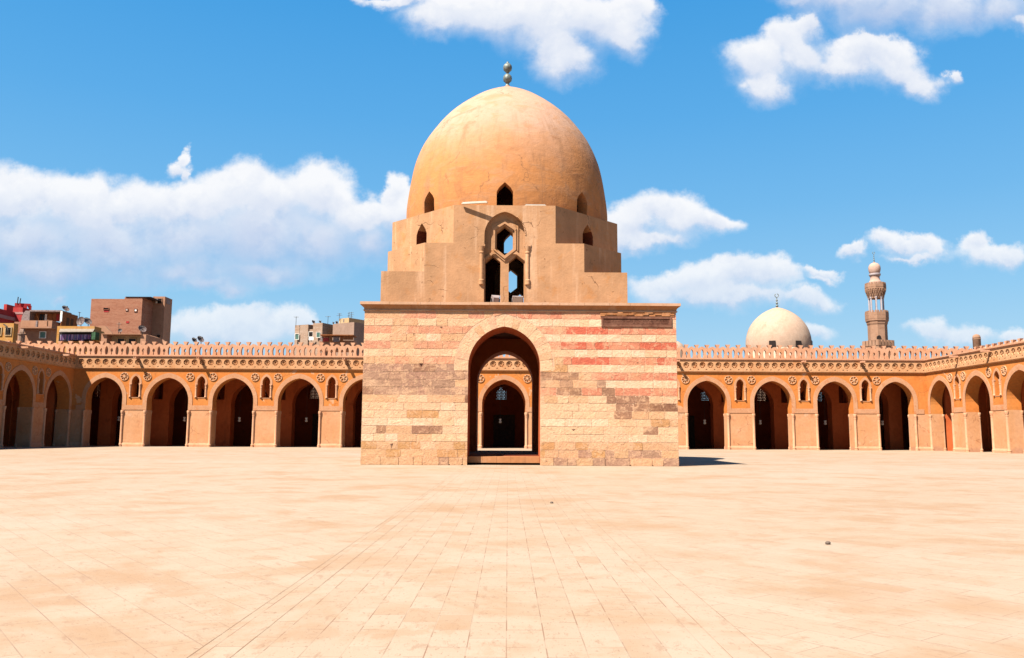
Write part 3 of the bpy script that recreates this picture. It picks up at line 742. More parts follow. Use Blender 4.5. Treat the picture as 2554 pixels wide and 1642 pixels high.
# tracery set back in each of the four big windows
def tracery(ang):
    sh = 2*(CX-WC)-BACK if abs(ang-PI) < .01 else 0.0
    T = Matrix.Translation((CX, CY, 0)) @ Matrix.Rotation(ang, 4, 'Z') @ Matrix.Translation((sh-CX, -CY, 0))
    fy = CY - HT
    outer = arch(WC, 0.985, 7.37, 10.88, 12.04, 14)
    hexa = [(WC,11.40),(WC-.39,11.08),(WC-.39,10.26),(WC,9.95),(WC+.39,10.26),(WC+.39,11.08)]
    lef = [(WC-.93,7.50),(WC-.20,7.50),(WC-.20,9.62),(WC-.57,9.93),(WC-.93,9.62)]
    rig = [(2*WC-x, z) for x, z in reversed(lef)]
    m = MB().plate([outer, hexa, lef, rig], 0.5, T @ Mplane((0, fy+0.30, 0), (1,0,0), (0,1,0)))
    # raised frames stepping in around each light
    def grow(poly, d):
        cx_ = sum(q[0] for q in poly)/len(poly); cz_ = sum(q[1] for q in poly)/len(poly)
        out = []
        for x, z in poly:
            out.append((x + (d if x > cx_+.02 else -d if x < cx_-.02 else 0), z + (d*1.2 if z > cz_+.3 else (-d*1.2 if abs(x-cx_) < .02 else -d*0.3))))
        return out
    m.plate([grow(hexa, 0.16), grow(hexa, 0.075)], 0.12, T @ Mplane((0, fy+0.19, 0), (1,0,0), (0,1,0)))
    m.plate([grow(hexa, 0.26), grow(hexa, 0.16)], 0.06, T @ Mplane((0, fy+0.245, 0), (1,0,0), (0,1,0)))
    for side in (-1, 1):              # sloping hoods over the lower lights
        q = [(WC+side*.97,9.78),(WC+side*.57,10.14),(WC+side*.40,10.0),(WC+side*.57,9.98),(WC+side*.97,9.66)]
        m.plate([q], 0.11, T @ Mplane((0, fy+0.20, 0), (1,0,0), (0,1,0)))
    o = m.build('tracery_window', M['tier'], kiosk)
    for side in (-1, 1):
        cxx = WC + side*1.10
        prof = [(0.13,8.46),(0.14,8.52),(0.125,8.56),(0.14,8.62),(0.14,8.68),(0.095,8.72),(0.095,9.98),(0.12,10.0),(0.12,10.05),(0.10,10.07),(0.13,10.2),(0.155,10.32)]
        k = MB().lathe(prof, 14, (cxx, fy+0.02, 0), T); k.box((cxx-.16, fy-.05, 10.32), (cxx+.16, fy+.2, 10.42), T)
        k.build('colonnette', M['tier'], o, angle=40)
        b_ = MB()
        a = arch_side(1.0, 10.9, 12.05, 22)
        for i in range(0, 14):         # beaded edge of the arch
            x, z = a[i]
            b_.ball((WC+side*x, fy-.004, z), 0.035, 8, 6, 1.0, T)
        if side > 0: b_.build('beading', M['tier'], o, smooth=True)
for a in (0, PI/2, PI, -PI/2): tracery(a)

# dome shell with its eight windows
outer_p = [(5.47,12.30),(5.50,12.9),(5.49,13.5),(5.42,14.2),(5.30,15.0),(5.12,15.8),(4.88,16.5),(4.56,17.2),(4.15,17.85),(3.65,18.5),(3.05,19.1),(2.40,19.62),(1.75,20.06),(1.1,20.4),(0.6,20.62),(0.3,20.76),(0.12,20.9),(0.02,20.95)]
inner_p = [(0.02,20.3),(1.5,19.6),(3.0,18.4),(4.1,16.8),(4.7,15.0),(4.86,13.5),(4.86,12.30)]
def smooth_prof(p, n=6):
    out = []
    for i in range(len(p)-1):
        p0, p1, p2, p3 = p[max(0,i-1)], p[i], p[i+1], p[min(len(p)-1,i+2)]
        for k in range(n):
            t = k/n
            out.append(tuple(0.5*((2*p1[q]) + (-p0[q]+p2[q])*t + (2*p0[q]-5*p1[q]+4*p2[q]-p3[q])*t*t + (-p0[q]+3*p1[q]-3*p2[q]+p3[q])*t**3) for q in (0,1)))
    return out + [p[-1]]
op = smooth_prof(outer_p, 3)
dm = MB(); seg = 96; DX = -0.13
prof = op + inner_p
rings = [[(DX + max(r_,0.004)*(1+0.004*math.sin(3*2*PI*i/seg+z_*.6)+0.003*math.sin(7*2*PI*i/seg+z_*1.7))*math.cos(2*PI*i/seg), CY + max(r_,0.004)*math.sin(2*PI*i/seg), z_) for i in range(seg)] for r_, z_ in prof]
dm.loft(rings, True, False)
n_ = len(prof)
dm.add([], [])
dm.f += [((n_-1)*seg+i, (n_-1)*seg+(i+1) % seg, (i+1) % seg, i) for i in range(seg)]; dm.c += [None]*seg
dw = pent(CX+0.0, 0.40, 12.36, 13.14, 13.62)
me = boolean(dm, [cutter(dw, 0, 8.0, 0.0), cutter(dw, PI, 8.0, 0.0, -BACK)] + [cutter(dw, k*PI/4) for k in (1, 2, 3)])
shade_inside(me, lambda p: math.hypot(p.center.x-DX, p.center.y-CY) < 4.95 and (p.normal.x*(p.center.x-DX)+p.normal.y*(p.center.y-CY)+p.normal.z*(p.center.z-14)) < -0.2 and p.center.z < 20.35, M['dark_inner'])
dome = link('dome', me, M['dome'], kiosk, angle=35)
fin = MB().lathe([(0.16,20.80),(0.11,20.98),(0.07,21.02),(0.06,21.10)], 16, (DX, CY, 0)).build('finial', M['bronze'], kiosk, smooth=True)
for z in (21.34, 21.98):
    b_ = MB().lathe([(0.05,-.30),(0.11,-.27),(0.12,-.24),(0.225,-.14),(0.255,0.0),(0.225,0.14),(0.13,0.24),(0.05,0.29),(0.06,0.32),(0.045,0.36)], 20, (DX, CY, z))
    b_.build('ball', M['bronze'], fin, smooth=True)

# things lying on the kiosk
def floodlight(px, wd, ht, tilt, yaw, label):
    c_ = at(px, 750, KY+1.0); o = thing('floodlight', (c_.x, KY+0.72, 7.385), label, 'floodlight', 'floodlights on the pavilion ledge', yaw)
    T = Matrix.Translation((c_.x, KY+0.72, 7.385)) @ Matrix.Rotation(yaw, 4, 'Z')
    b_ = MB()
    for sx in (-1, 1): b_.box((sx*(wd/2+.015)-.012, -.03, 0.0), (sx*(wd/2+.015)+.012, .03, ht*0.9), T)
    b_.box((-wd/2-.03, -.05, 0), (wd/2+.03, .05, .02), T)
    b_.build('bracket', M['iron'], o)
    TT = T @ Matrix.Translation((0, 0, ht*0.78)) @ Matrix.Rotation(tilt, 4, 'X')
    h = MB(); d = 0.20
    h.loft([[(-wd/2,-d/2,-ht/2),(wd/2,-d/2,-ht/2),(wd/2,-d/2,ht/2),(-wd/2,-d/2,ht/2)], [(-wd/2,0,-ht/2),(wd/2,0,-ht/2),(wd/2,0,ht/2),(-wd/2,0,ht/2)], [(-wd/3,d/2,-ht/3),(wd/3,d/2,-ht/3),(wd/3,d/2,ht/3),(-wd/3,d/2,ht/3)]], True, True, TT)
    h.build('housing', M['grey'], o)
    MB().box((-wd/2+.03,-d/2-.012,-ht/2+.03), (wd/2-.03,-d/2+.004,ht/2-.03), TT).build('lens', M['glass'], o)
floodlight(1236, 0.38, 0.36, R(-25), R(-160), 'dark floodlight turned away in the left light of the pavilion window')
floodlight(1290, 0.50, 0.36, R(28), R(12), 'pale floodlight facing out in the right light of the pavilion window')
def tube(px0, px1, py0, py1, Y, label, over):
    a = at(px0, py0, Y); b = at(px1, py1, Y)
    o = thing('fluorescent_fitting', ((a.x+b.x)/2, Y, 12.345), label, 'light fitting', 'light fittings on the octagon ledge')
    T = Mplane((a.x, Y, 12.345), (1, over, 0), (-over, 1, 0)); l = b.x - a.x
    MB().box((0, -.06, 0), (l, .06, .05), T).build('batten', M['white'], o)
    MB().tube(T @ Vector((.04, -.02, .072)), T @ Vector((l-.04, -.02, .072)), .022, 8).build('lamp_tube', M['glass'], o)
tube(1152, 1216, 511, 508, 39.28, 'white light batten tipping over the ledge left of the small dome window', -0.22)
tube(1309, 1362, 512, 510, 39.55, 'white light batten lying flat on the ledge right of the small dome window', 0.02)

# ------------------------------------------------------------------ arcades
def col_profile(h):
    return [(0.20,0.0),(0.20,0.12),(0.17,0.14),(0.20,0.22),(0.16,0.30),(0.135,0.36),(0.13,h-0.62),(0.15,h-0.60),(0.15,h-0.54),(0.125,h-0.52),(0.15,h-0.42),(0.185,h-0.25),(0.19,h-0.10),(0.165,h-0.06)]
def petals(n, r0, r1, wd, z, cx):
    out = []
    for i in range(n):
        a = 2*PI*i/n + 0.13; pts = []
        for (q, w_) in ((r0, 0.0), (r0+(r1-r0)*.35, .55), (r0+(r1-r0)*.75, 1.0), (r1, .55), (r1, -.55), (r0+(r1-r0)*.75, -1.0), (r0+(r1-r0)*.35, -.55)):
            da = w_*wd
            pts.append((cx + q*math.cos(a) - da*math.sin(a), z + q*math.sin(a) + da*math.cos(a)))
        out.append(pts)
    return out
def circle(cx, cz, r, n=16, a0=0.0): return [(cx + r*math.cos(a0+2*PI*i/n), cz + r*math.sin(a0+2*PI*i/n)) for i in range(n)]

def arcade(label, o, u, nrm, archs, u0, u1, spouts, back0, back1, parapet_at=None, lattices=(), mirror=False, lamps=True, par_u=None):
    """archs: (centre, half width) along the wall; o, u, nrm: origin, direction along, direction out to the court"""
    o = Vector((o[0], o[1], 0)); U = Vector((u[0], u[1], 0)); N = Vector((nrm[0], nrm[1], 0))
    P = lambda d: Mplane(o + N*d, U, -N)           # plates run from d inwards
    W = lambda a, d, z: o + U*a + N*d + Vector((0,0,z))
    mid = W((u0+u1)/2, -6, 0)
    root = thing('arcade', tuple(mid), label, 'arcade', 'plastered arcades round the courtyard')
    T1 = 1.3
    holes = []; piers = []
    for (c0, h0), (c1, h1) in zip(archs, archs[1:]):
        piers.append((c0+h0, c1-h1))
    for a, b in piers:
        holes.append(arch((a+b)/2, 0.41, 5.27, 6.95, 7.58, 8))
    ho = [arch(c, h, 0.0, 7.40-1.13*h, 7.40, 12, (h*0.985, 4.2)) for c, h in archs]
    wall = MB().plate([comb(u0, u1, 0, 9.7, ho)] + holes, T1, P(0)).build('wall', M['wall'], root)
    edges = [(u0, archs[0][0]-archs[0][1])] + piers + [(archs[-1][0]+archs[-1][1], u1)]
    # carved band over each arch and string between
    for c, h in archs:
        ri = arch(c, h*0.992, 3.92, 7.40-1.13*h, 7.39, 14); ro = arch(c, h+0.42, 3.92, 7.40-1.13*h, 7.40+0.50, 14)
        MB().plate([ro[:] + ri[::-1]], 0.045, P(0.045)).build('arch_band', M['molding'], root)
    for a, b in edges:
        a2, b2 = a+0.425, b-0.425
        if b2 - a2 > 0.1:
            MB().plate([[(a2,3.92),(b2,3.92),(b2,4.42),(a2,4.42)]], 0.042, P(0.042)).build('string_course', M['molding'], root)
        MB().loft([[tuple(W(x, d, z)) for x, d in ((a+.02,.1),(b-.02,.1),(b-.02,-.05),(a+.02,-.05))] for z in (0.0, 0.22)] +
                  [[tuple(W(x, d, 0.42)) for x, d in ((a+.04,.03),(b-.04,.03),(b-.04,-.05),(a+.04,-.05))]]).build('plinth', M['column'], root)
    # engaged columns
    for c, h in archs:
        for s in (-1, 1):
            for d in (0.02, -T1-0.02):
                k = MB().lathe(col_profile(3.92), 12, tuple(W(c+s*(h+0.09), d, 0))); k.build('column', M['column'], root, angle=40)
    # niche windows and rosettes
    for i, (a, b) in enumerate(piers):
        m_ = (a+b)/2
        so = arch(m_, 0.66, 5.20, 6.85, 7.86, 8); si = arch(m_, 0.415, 5.26, 6.95, 7.575, 8)
        wn = MB().plate([so, si], 0.04, P(0.038)).build('window', M['molding'], root)
        for s in (-1, 1):
            k = MB().lathe([(0.12,0),(0.12,0.08),(0.085,0.12),(0.075,0.16),(0.075,0.98),(0.1,1.0),(0.1,1.06),(0.085,1.08),(0.12,1.28),(0.13,1.36)], 10, tuple(W(m_+s*0.52, 0.05, 5.3)))
            k.box(*( (-.14,-.02,0), (.14,.14,.1) ), Mplane(W(m_+s*0.52, 0.08, 6.66), U, -N))
            k.build('colonnette', M['column'], wn, angle=40)
        nn = (8, 6, 8, 6)[i % 4] if not mirror else 8
        off = min(1.24, (b-a)/2 + 0.25)
        for s in (-1, 1):
            cxx = m_+s*off
            r_ = MB().plate([circle(cxx, 7.5, 0.44, 20)] + petals(nn, 0.075, 0.385, 0.105 if nn == 8 else 0.14, 7.5, cxx), 0.075, P(0.073))
            r_.build('rosette', M['rosette'], root)
    # frieze of sunk rosettes between two ledges
    sp = 0.872; nr = int((u1-u0)/sp); x0 = u0 + ((u1-u0)-(nr-1)*sp)/2
    fr = MB(); bk = MB()
    CHUNK = 12
    for q in range(0, nr, CHUNK):
        a = u0 if q == 0 else x0+q*sp-sp/2; b = u1 if q+CHUNK >= nr else x0+(q+CHUNK)*sp-sp/2
        hs = []
        for i in range(q, min(nr, q+CHUNK)):
            cxx = x0+i*sp
            hs.append(circle(cxx, 9.06, 0.335, 8, PI/8))
            hs.append([(cxx+sp/2-.13, 8.52), (cxx+sp/2+.10, 8.56), (cxx+sp/2+.02, 8.66)] if i < min(nr, q+CHUNK)-1 or True and b-cxx > .7 else [(cxx-.1,8.53),(cxx+.1,8.53),(cxx,8.62)])
        fr.plate([[(a,8.44),(b,8.44),(b,9.56),(a,9.56)]] + hs, 0.15, P(0.165))
        for i in range(q, min(nr, q+CHUNK)):
            cxx = x0+i*sp
            for pt in petals(8, 0.05, 0.30, 0.075, 9.06, cxx):
                cxm = sum(t_[0] for t_ in pt)/7; czm = sum(t_[1] for t_ in pt)/7
                pts = [tuple(W(x_, 0.045, z_)) for x_, z_ in pt] + [tuple(W(cxm, 0.125, czm))]
                fr.add(pts, [(k_, (k_+1) % 7, 7) for k_ in range(7)])
    frz = fr.build('frieze', M['frieze'], root)
    bk.plate([[(u0,8.44),(u1,8.44),(u1,9.56),(u0,9.56)]], 0.03, P(0.015)); bk.build('hollow', M['hollow'], frz)
    def strip(name, prof, mat):
        MB().loft([[tuple(W(a, d, z)) for d, z in prof] for a in (u0, u1)], True, True).build(name, mat, root)
    strip('lower_ledge', [(-.02,8.28),(0.05,8.28),(0.19,8.38),(0.19,8.435),(-.02,8.435)], M['frieze'])
    strip('upper_ledge', [(-.02,9.565),(0.15,9.565),(0.20,9.60),(0.20,9.63),(0.29,9.68),(0.29,9.80),(-.02,9.80)], M['parapet'])
    # pierced parapet with fishtail finials
    if parapet_at is not None:
        a0, a1 = par_u or (u0, u1)
        pitch = 1.128; npar = int(round((a1-a0)/pitch)); pitch = (a1-a0)/npar
        pa = MB(); tz = 9.80 if parapet_at > -2 else 9.68
        G = 6
        for q in range(0, npar, G):
            m = min(G, npar-q); A = a0+q*pitch; B = A+m*pitch
            top = []; hs = []
            for i in range(m):
                c = A+(i+.5)*pitch             # a finial at c, scallops to either side
                top += [(c-pitch/2, 1.29+random.uniform(-.03,.02)), (c-pitch*.36, 1.245), (c-pitch*.25, 1.13), (c-.11, 1.12), (c-.135, 1.25), (c-.19, 1.36), (c-.245, 1.50+random.uniform(-.03,.02)), (c+.245, 1.50+random.uniform(-.03,.02)), (c+.19, 1.36), (c+.135, 1.25), (c+.11, 1.12), (c+pitch*.25, 1.13), (c+pitch*.36, 1.245)]
                hs.append([(c-.05,.06),(c+.05,.06),(c+.04,.34),(c+.12,.42),(c+.14,.55),(c+.08,.68),(c,.76),(c-.08,.68),(c-.14,.55),(c-.12,.42),(c-.04,.34)])
                if i < m-1:
                    e = c+pitch/2
                    hs.append([(e-.11,.06),(e+.11,.06),(e+.16,.3),(e+.17,.55),(e+.13,.8),(e,1.0),(e-.13,.8),(e-.17,.55),(e-.16,.3)])
            top.append((B, 1.29))
            e0, e1 = A, B                       # half openings at the chunk ends
            half = [(.11,.06),(.16,.3),(.17,.55),(.13,.8),(0,1.0)]
            outline = [(A,0),(B,0)] + [(B,.05)] + [(B-x_, z_) for x_, z_ in half] + top[::-1] + [(A+x_, z_) for x_, z_ in reversed(half)] + [(A,.05)]
            outline = [(x_, z_+tz) for x_, z_ in outline]; hs = [[(x_, z_+tz) for x_, z_ in h_] for h_ in hs]
            pa.plate([outline] + hs, 0.34, P(parapet_at))
        pa.build('parapet', M['parapet'], root)
    # water spouts
    for s in spouts:
        MB().box((s-.13, -1.0, 9.38), (s+.13, 0.2, 9.43), P(0)).box((s-.13, -1.0, 9.43), (s-.08, 0.2, 9.56), P(0)).box((s+.08, -1.0, 9.43), (s+.13, 0.2, 9.56), P(0)).build('water_spout', M['parapet'], root)
    # second row, back wall, roof, end walls
    hb = []
    for (c0, h0), (c1, h1) in zip(archs, archs[1:]): hb.append(arch((c0+h0+c1-h1)/2, 0.5, 5.3, 6.9, 7.5, 6))
    h2 = [arch(c, h, 0.0, 7.3-1.13*h, 7.3, 10, (h*0.985, 4.2)) for c, h in archs]
    ext = [(back0, 0)]
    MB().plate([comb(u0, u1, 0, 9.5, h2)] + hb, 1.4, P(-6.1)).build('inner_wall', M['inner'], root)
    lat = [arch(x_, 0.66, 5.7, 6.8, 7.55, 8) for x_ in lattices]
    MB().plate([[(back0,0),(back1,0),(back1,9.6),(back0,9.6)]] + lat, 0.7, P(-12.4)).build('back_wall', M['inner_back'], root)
    for x_ in lattices:                     # stucco grilles with daylight behind
        hs = []
        for i in range(-3, 4):
            for j in range(0, 9):
                cx_, cz_ = x_+i*.17+(j % 2)*.085, 5.84+j*.19
                if abs(cx_-x_) < .55 and cz_ < 7.25-abs(cx_-x_)*.8: hs.append(circle(cx_, cz_, .03+.009*((i*7+j*3) % 3), 6))
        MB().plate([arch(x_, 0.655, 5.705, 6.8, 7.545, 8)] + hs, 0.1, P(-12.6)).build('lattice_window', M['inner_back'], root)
    for i, (c, h) in enumerate(archs):
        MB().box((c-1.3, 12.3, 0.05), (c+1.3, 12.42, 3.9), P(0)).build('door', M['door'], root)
    MB().box((back0, 0.1, 9.5), (back1, 13.1, 9.66), P(0)).build('roof', M['roof'], root)
    for e in (back0, back1-0.5):
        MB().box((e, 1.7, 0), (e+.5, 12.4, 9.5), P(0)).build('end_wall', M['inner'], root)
    return W

far_x = [(-43.45,1.98),(-36.62,2.25),(-29.6,2.21),(-22.53,2.25),(-15.5,2.28),(-8.0,2.33),(-0.45,2.36),(7.05,2.33),(14.3,2.25),(21.5,2.15),(28.6,2.04),(35.35,1.97),(41.95,1.90)]
sp_far = [X(338,90,890), X(495,90,890), X(858,90,890), X(1692,90,897), X(2006,90,897), X(2153,90,897)]
lat_far = [(x-1268)/23.06 for x in (-1159*1+1268, 420, 570, 720, 980, 1125, 1252-4, 1411, 1556, 1828+0, 1988, 2149)]
arcade('long sunlit orange arcade closing the courtyard behind the domed pavilion', (0, YF), (1,0), (0,-1), far_x, XL, XR, sp_far, XL-12.4, XR+12.4, 0.06, lat_far, par_u=(XL-8.0, XR+5.2))
# side arcades: u runs from the far corner towards the viewer
side_c = [(2.9 + 6.95*i, 2.28) for i in range(8)]
arcade('shaded orange arcade along the left edge of the courtyard', (XL, YF), (0,-1), (1,0), side_c, 0.0, 56.0, [3.3, 10.9, 19.0, 26.5], 0.0, 56.0, None, [c for c, h in side_c], True)
arcade('sunlit orange arcade along the right edge of the courtyard', (XR, YF), (0,-1), (-1,0), [(2.75 + 6.95*i, 2.2) for i in range(8)], 0.0, 56.0, [7.0, 12.6, 20.5], 0.0, 56.0, -5.2, [c for c, h in side_c], True)

# hanging lamps, one in each bay of the far arcade's first aisle
WHERE = ['leftmost bay beside the shaded arcade','second bay from the left corner','third bay from the left corner','fourth bay from the left corner','bay half hidden at the pavilion\'s left edge',None,'bay seen through the pavilion\'s arch',None,None,'first bay right of the pavilion','second bay right of the pavilion','third bay right of the pavilion','last bay before the right corner']
lamp0 = None
lamp_px = {0:296, 1:460, 2:597, 3:764, 6:1247.5, 9:1757.5, 10:1896, 11:2058}
for i, (c, h) in enumerate(far_x):
    if WHERE[i] is None: continue
    xx = X(lamp_px[i], 94.4, 1050) if i in lamp_px else c
    loc = (xx, 94.4, 2.75)
    if lamp0 is None:
        lamp0 = thing('hanging_lamp', loc, '', 'lamp', 'white lamps hanging in the arcade')
        MB().lathe([(0.05,0),(0.15,0.05),(0.17,0.16),(0.12,0.24),(0.09,0.3),(0.14,0.36),(0.16,0.46),(0.15,0.5)], 12, loc).build('lamp_shade', M['glass'], lamp0, smooth=True)
        MB().tube((loc[0], loc[1], loc[2]+.48), (loc[0], loc[1], 9.5), .012, 6).build('chain', M['iron'], lamp0)
        r_ = lamp0
    else:
        r_ = lamp0.copy(); COL.objects.link(r_); r_.location = loc
        for ch in lamp0.children:
            c2 = ch.copy(); COL.objects.link(c2); c2.parent = r_; c2.matrix_parent_inverse = Matrix.Translation(Vector(lamp0.location)).inverted()
    r_['label'] = 'small white lamp hanging in the far arcade, ' + WHERE[i]

# ------------------------------------------------------------------ the town beyond
def bldg(m, x0, x1, ytop, Y, depth, Yr=None, z0=0.0, ytop_r=None, taper=0.0):
    """a block whose front runs from pixel x0 at distance Y to pixel x1 at distance Yr"""
    Yr = Y if Yr is None else Yr
    a = at(x0, ytop, Y); b = at(x1, ytop if ytop_r is None else ytop_r, Yr)
    d = Vector((b.x-a.x, b.y-a.y, 0)).normalized(); n = Vector((-d.y, d.x, 0))*depth
    base = [(a.x,a.y),(b.x,b.y),(b.x+n.x,b.y+n.y),(a.x+n.x,a.y+n.y)]
    return m.prism(base, z0, a.z)
def pane(m, x0, x1, y0, y1, Y, out=0.03, t=0.06, Yr=None):
    a = at(x0, y0, Y); b = at(x1, y1, Y)
    return m.box((min(a.x,b.x), Y-out, min(a.z,b.z)), (max(a.x,b.x), Y-out+t, max(a.z,b.z)))
def house(name, px, py, Y, label, cat='house', group=None):
    a = at(px, py, Y); return thing(name, (a.x, Y, 0), label, cat, group)
def window(parent, x0, x1, y0, y1, Y, glass='void', frame='frame', fw=0.12):
    """a frame standing proud of the wall, its pane set in it"""
    a = at(x0, y0, Y); b = at(x1, y1, Y)
    X0, X1, Z0, Z1 = min(a.x,b.x), max(a.x,b.x), min(a.z,b.z), max(a.z,b.z)
    f = MB().plate([[(X0-fw,Z0-fw),(X1+fw,Z0-fw),(X1+fw,Z1+fw),(X0-fw,Z1+fw)], [(X0,Z0),(X1,Z0),(X1,Z1),(X0,Z1)]], 0.14, Mplane((0,Y-0.13,0),(1,0,0),(0,1,0))).build('window', M[frame], parent)
    p_ = MB().box((X0, Y-0.05, Z0), (X1, Y-0.012, Z1))
    if glass in ('shutter', 'darkgreen'):
        n = 8
        for i in range(n): p_.box((X0+.02, Y-0.075, Z0+(Z1-Z0)*(i+.15)/n), ((X0+X1)/2-.02, Y-0.045, Z0+(Z1-Z0)*(i+.8)/n)); p_.box(((X0+X1)/2+.02, Y-0.075, Z0+(Z1-Z0)*(i+.15)/n), (X1-.02, Y-0.045, Z0+(Z1-Z0)*(i+.8)/n))
    p_.build('pane', M[glass], f)
    return f

# tall brick block
YB = 150.0
h = house('apartment_block', 290, 800, YB, 'tall windowless red brick block with an attached lift tower', 'apartment block')
wl = bldg(MB(), 228, 355.5, 745.6, YB, 12.0); wl.build('wall', M['brick'], h)
a = at(311, 742, YB); b = at(355, 742, YB)
MB().box((a.x, YB+0.004, a.z-.35), (b.x, YB+11.9, a.z)).build('parapet', M['brick'], h)
r_ = MB(); r_.box((a.x+.2, YB-.1, a.z), (b.x+1.6, YB+9, a.z+.12)); r_.build('roof', M['void'], h)
tw = bldg(MB(), 382, 411.8, 739.8, YB+4.6, 3.4); tw.build('tower', M['mudplaster'], h)
a = at(411.8, 740, YB+4.6)
lk = MB().box((at(355.5,760,YB).x+.01, YB+4.8, 0), (at(382,760,YB+4.6).x, YB+11.5, Z(741,YB+4.6,382)-1.0)); lk.build('wall', M['mudplaster'], h)
window(h, 389, 403.5, 745.5, 757.5, YB+4.6, 'void', 'mudplaster', 0.1)
pane(MB(), 389, 393, 746, 757, YB+4.6, 0.1, 0.04).build('shutter', M['frame'], h)
window(h, 259, 271, 768.5, 772.5, YB, 'void', 'brick', 0.06)
pane(MB(), 259.5, 271, 773.5, 779, YB, 0.03, 0.04).build('shutter', M['redpaint'], h)
window(h, 314, 318.5, 770.5, 774.5, YB, 'frame', 'brick', 0.06); window(h, 335.5, 341, 770.5, 776.5, YB, 'frame', 'brick', 0.06)
pane(MB(), 315, 322, 801.5, 806.5, YB, 0.05, 0.08).build('sign_board', M['redpaint'], h)
window(h, 391, 399, 836, 852, YB+4.6, 'void', 'mudplaster', 0.05)
sw = at(419, 752, YB+6); MB().box((a.x-.02, YB+5.3, sw.z-.5), (a.x+.04, YB+7.0, sw.z+.55)).build('shutter', M['greyboard'], h)

# red house
YR = 152.0
h = house('red_house', 40, 790, YR, 'bright red painted house with stepped rooftop boxes, far left', 'house')
bldg(MB(), 33, 57, 767, YR, 5.8).build('wall', M['redpaint'], h)
a = at(33,778.5,YR); b = at(57,784,YR); MB().box((a.x-.03, YR-.05, b.z), (b.x+.04, YR+5.84, a.z)).build('band', M['pinkband'], h)
bldg(MB(), -40, -12, 767, YR-6, 7.5).build('wall', M['redpaint'], h)
a = at(-12,781,YR-6); MB().box((a.x-.5, YR-6.05, a.z-.6), (a.x+.05, YR+1.5, a.z)).build('band', M['pinkband'], h)
bldg(MB(), 10, 17.5, 759, YR+4, 4.0).build('rooftop_box', M['redpaint'], h)
bldg(MB(), 10, 20, 762, YR+4.4, 5.0).build('rooftop_box', M['redpaint'], h)
fr_ = MB(); a = at(37,756,YR+1); b = at(71,768,YR+1)
q0, q1 = X(56.5,YR+1)-a.x, X(66.5,YR+1)-a.x
fr_.plate([[(0,b.z-.5),(b.x-a.x,b.z-.5),(b.x-a.x,a.z),(0,a.z)], [(q0,b.z-.2),(q1,b.z-.2),(q1,a.z-.35),(q0,a.z-.35)]], 0.3, Mplane((a.x,YR+1,0),(0.94,0.34,0),(-0.34,0.94,0)))
fr_.build('rooftop_frame', M['redpaint'], h)
for i, (x, y0, lbl) in enumerate(((43.5, 741, 'taller thin steel pipe sticking up from the red house roof'), (49.5, 744.5, 'shorter thin steel pipe sticking up from the red house roof'))):
    a = at(x+2, y0, YR+1.15); b = at(x, 757, YR+1.15)
    p_ = MB().tube((b.x, b.y, b.z-.1), tuple(a), 0.09, 8); tag(p_.build('pipe', M['iron']), lbl, 'pipe', 'pipes on the red house')

# rooftop timber hut and the house under it
YH = 138.0
h = house('timber_hut', 100, 790, YH, 'open fronted timber hut with boarded walls on the brown house roof', 'hut')
def wbox(m, x0, x1, y0, y1, Y, depth): 
    a = at(x0, y0, Y); b = at(x1, y1, Y); return m.box((a.x, Y, b.z), (b.x, Y+depth, a.z))
wbox(MB(), 78, 152, 778, 802, YH+1.6, 0.15).build('back_wall', M['wood'], h)
for x0, x1, c in ((84,97,'wood'),(99,104,'void'),(107,111,'void'),(112,116,'frame'),(121,130,'wood'),(132,140,'wood'),(141,151,'redpaint')):
    f_ = wbox(MB(), x0, x1, 784, 800, YH+1.5, 0.08); f_.build('door' if c != 'frame' else 'curtain', M[c], h)
wbox(MB(), 74, 152, 773.5, 777.5, YH-0.3, 3.4).build('roof', M['greyboard'], h)
a = at(153,777,YH); b = at(153,813,YH)
MB().box((a.x, YH, b.z), (a.x+.12, YH+5.2, a.z)).build('side_wall', M['wood'], h)
for y0, y1 in ((1.6,2.5),(3.0,3.8)): MB().box((a.x+.10, YH+y0, a.z-2.3), (a.x+.15, YH+y1, a.z-.8)).build('window', M['void'], h)
wbox(MB(), 151, 154, 776, 802, YH-.35, .12).build('post', M['frame'], h)
m_ = MB(); a = at(53,801,YH); b = at(75,775.5,YH)
m_.prism([(a.x,a.z),(b.x,a.z),(b.x,b.z),(a.x+(b.x-a.x)*.45,b.z+.02),(a.x+(b.x-a.x)*.15,b.z-.5),(a.x+.02,b.z-1.1)], 0, 1.8, Mplane((0,0,0),(1,0,0),(0,0,1)) if False else Matrix(((1,0,0,0),(0,0,1,YH),(0,1,0,0),(0,0,0,1))))
m_.build('boarding', M['greyboard'], h)

h = house('brown_house', 95, 830, YH-1.5, 'brown rendered house with a boarded balcony and green shuttered window', 'house')
Yb = YH-1.5
bldg(MB(), 61, 128, 819, Yb, 7.0).build('wall', M['mudplaster'], h)
bldg(MB(), 36, 61, 803, Yb-.02, 7.0).build('wall', M['brick'], h)
wbox(MB(), 52, 129, 799.5, 816, Yb-.9, .14).build('balcony', M['mudplaster'], h)
wbox(MB(), 89.5, 92.5, 800, 816, Yb-1.0, .14).build('post', M['greyboard'], h)
wbox(MB(), 48, 128.5, 816, 819, Yb-1.2, 2.5).build('slab', M['mudplaster'], h)
a = at(128, 800, Yb); MB().box((a.x-.14, Yb-.9, Z(816,Yb,128)), (a.x, Yb+6.5, Z(799.5,Yb,128))).build('balcony', M['mudplaster'], h)
window(h, 101, 113.5, 828.5, 843, Yb, 'shutter', 'frame', 0.1)
m_ = MB(); c_ = at(76, 845, Yb-3)
m_.lathe([(0.5,-1.4),(0.5,-.2),(0.62,-.15),(0.62,0.0),(0.4,0.05)], 10, (X(53,Yb-2.2),Yb-2.2,Z(833,Yb-2.2,53)))
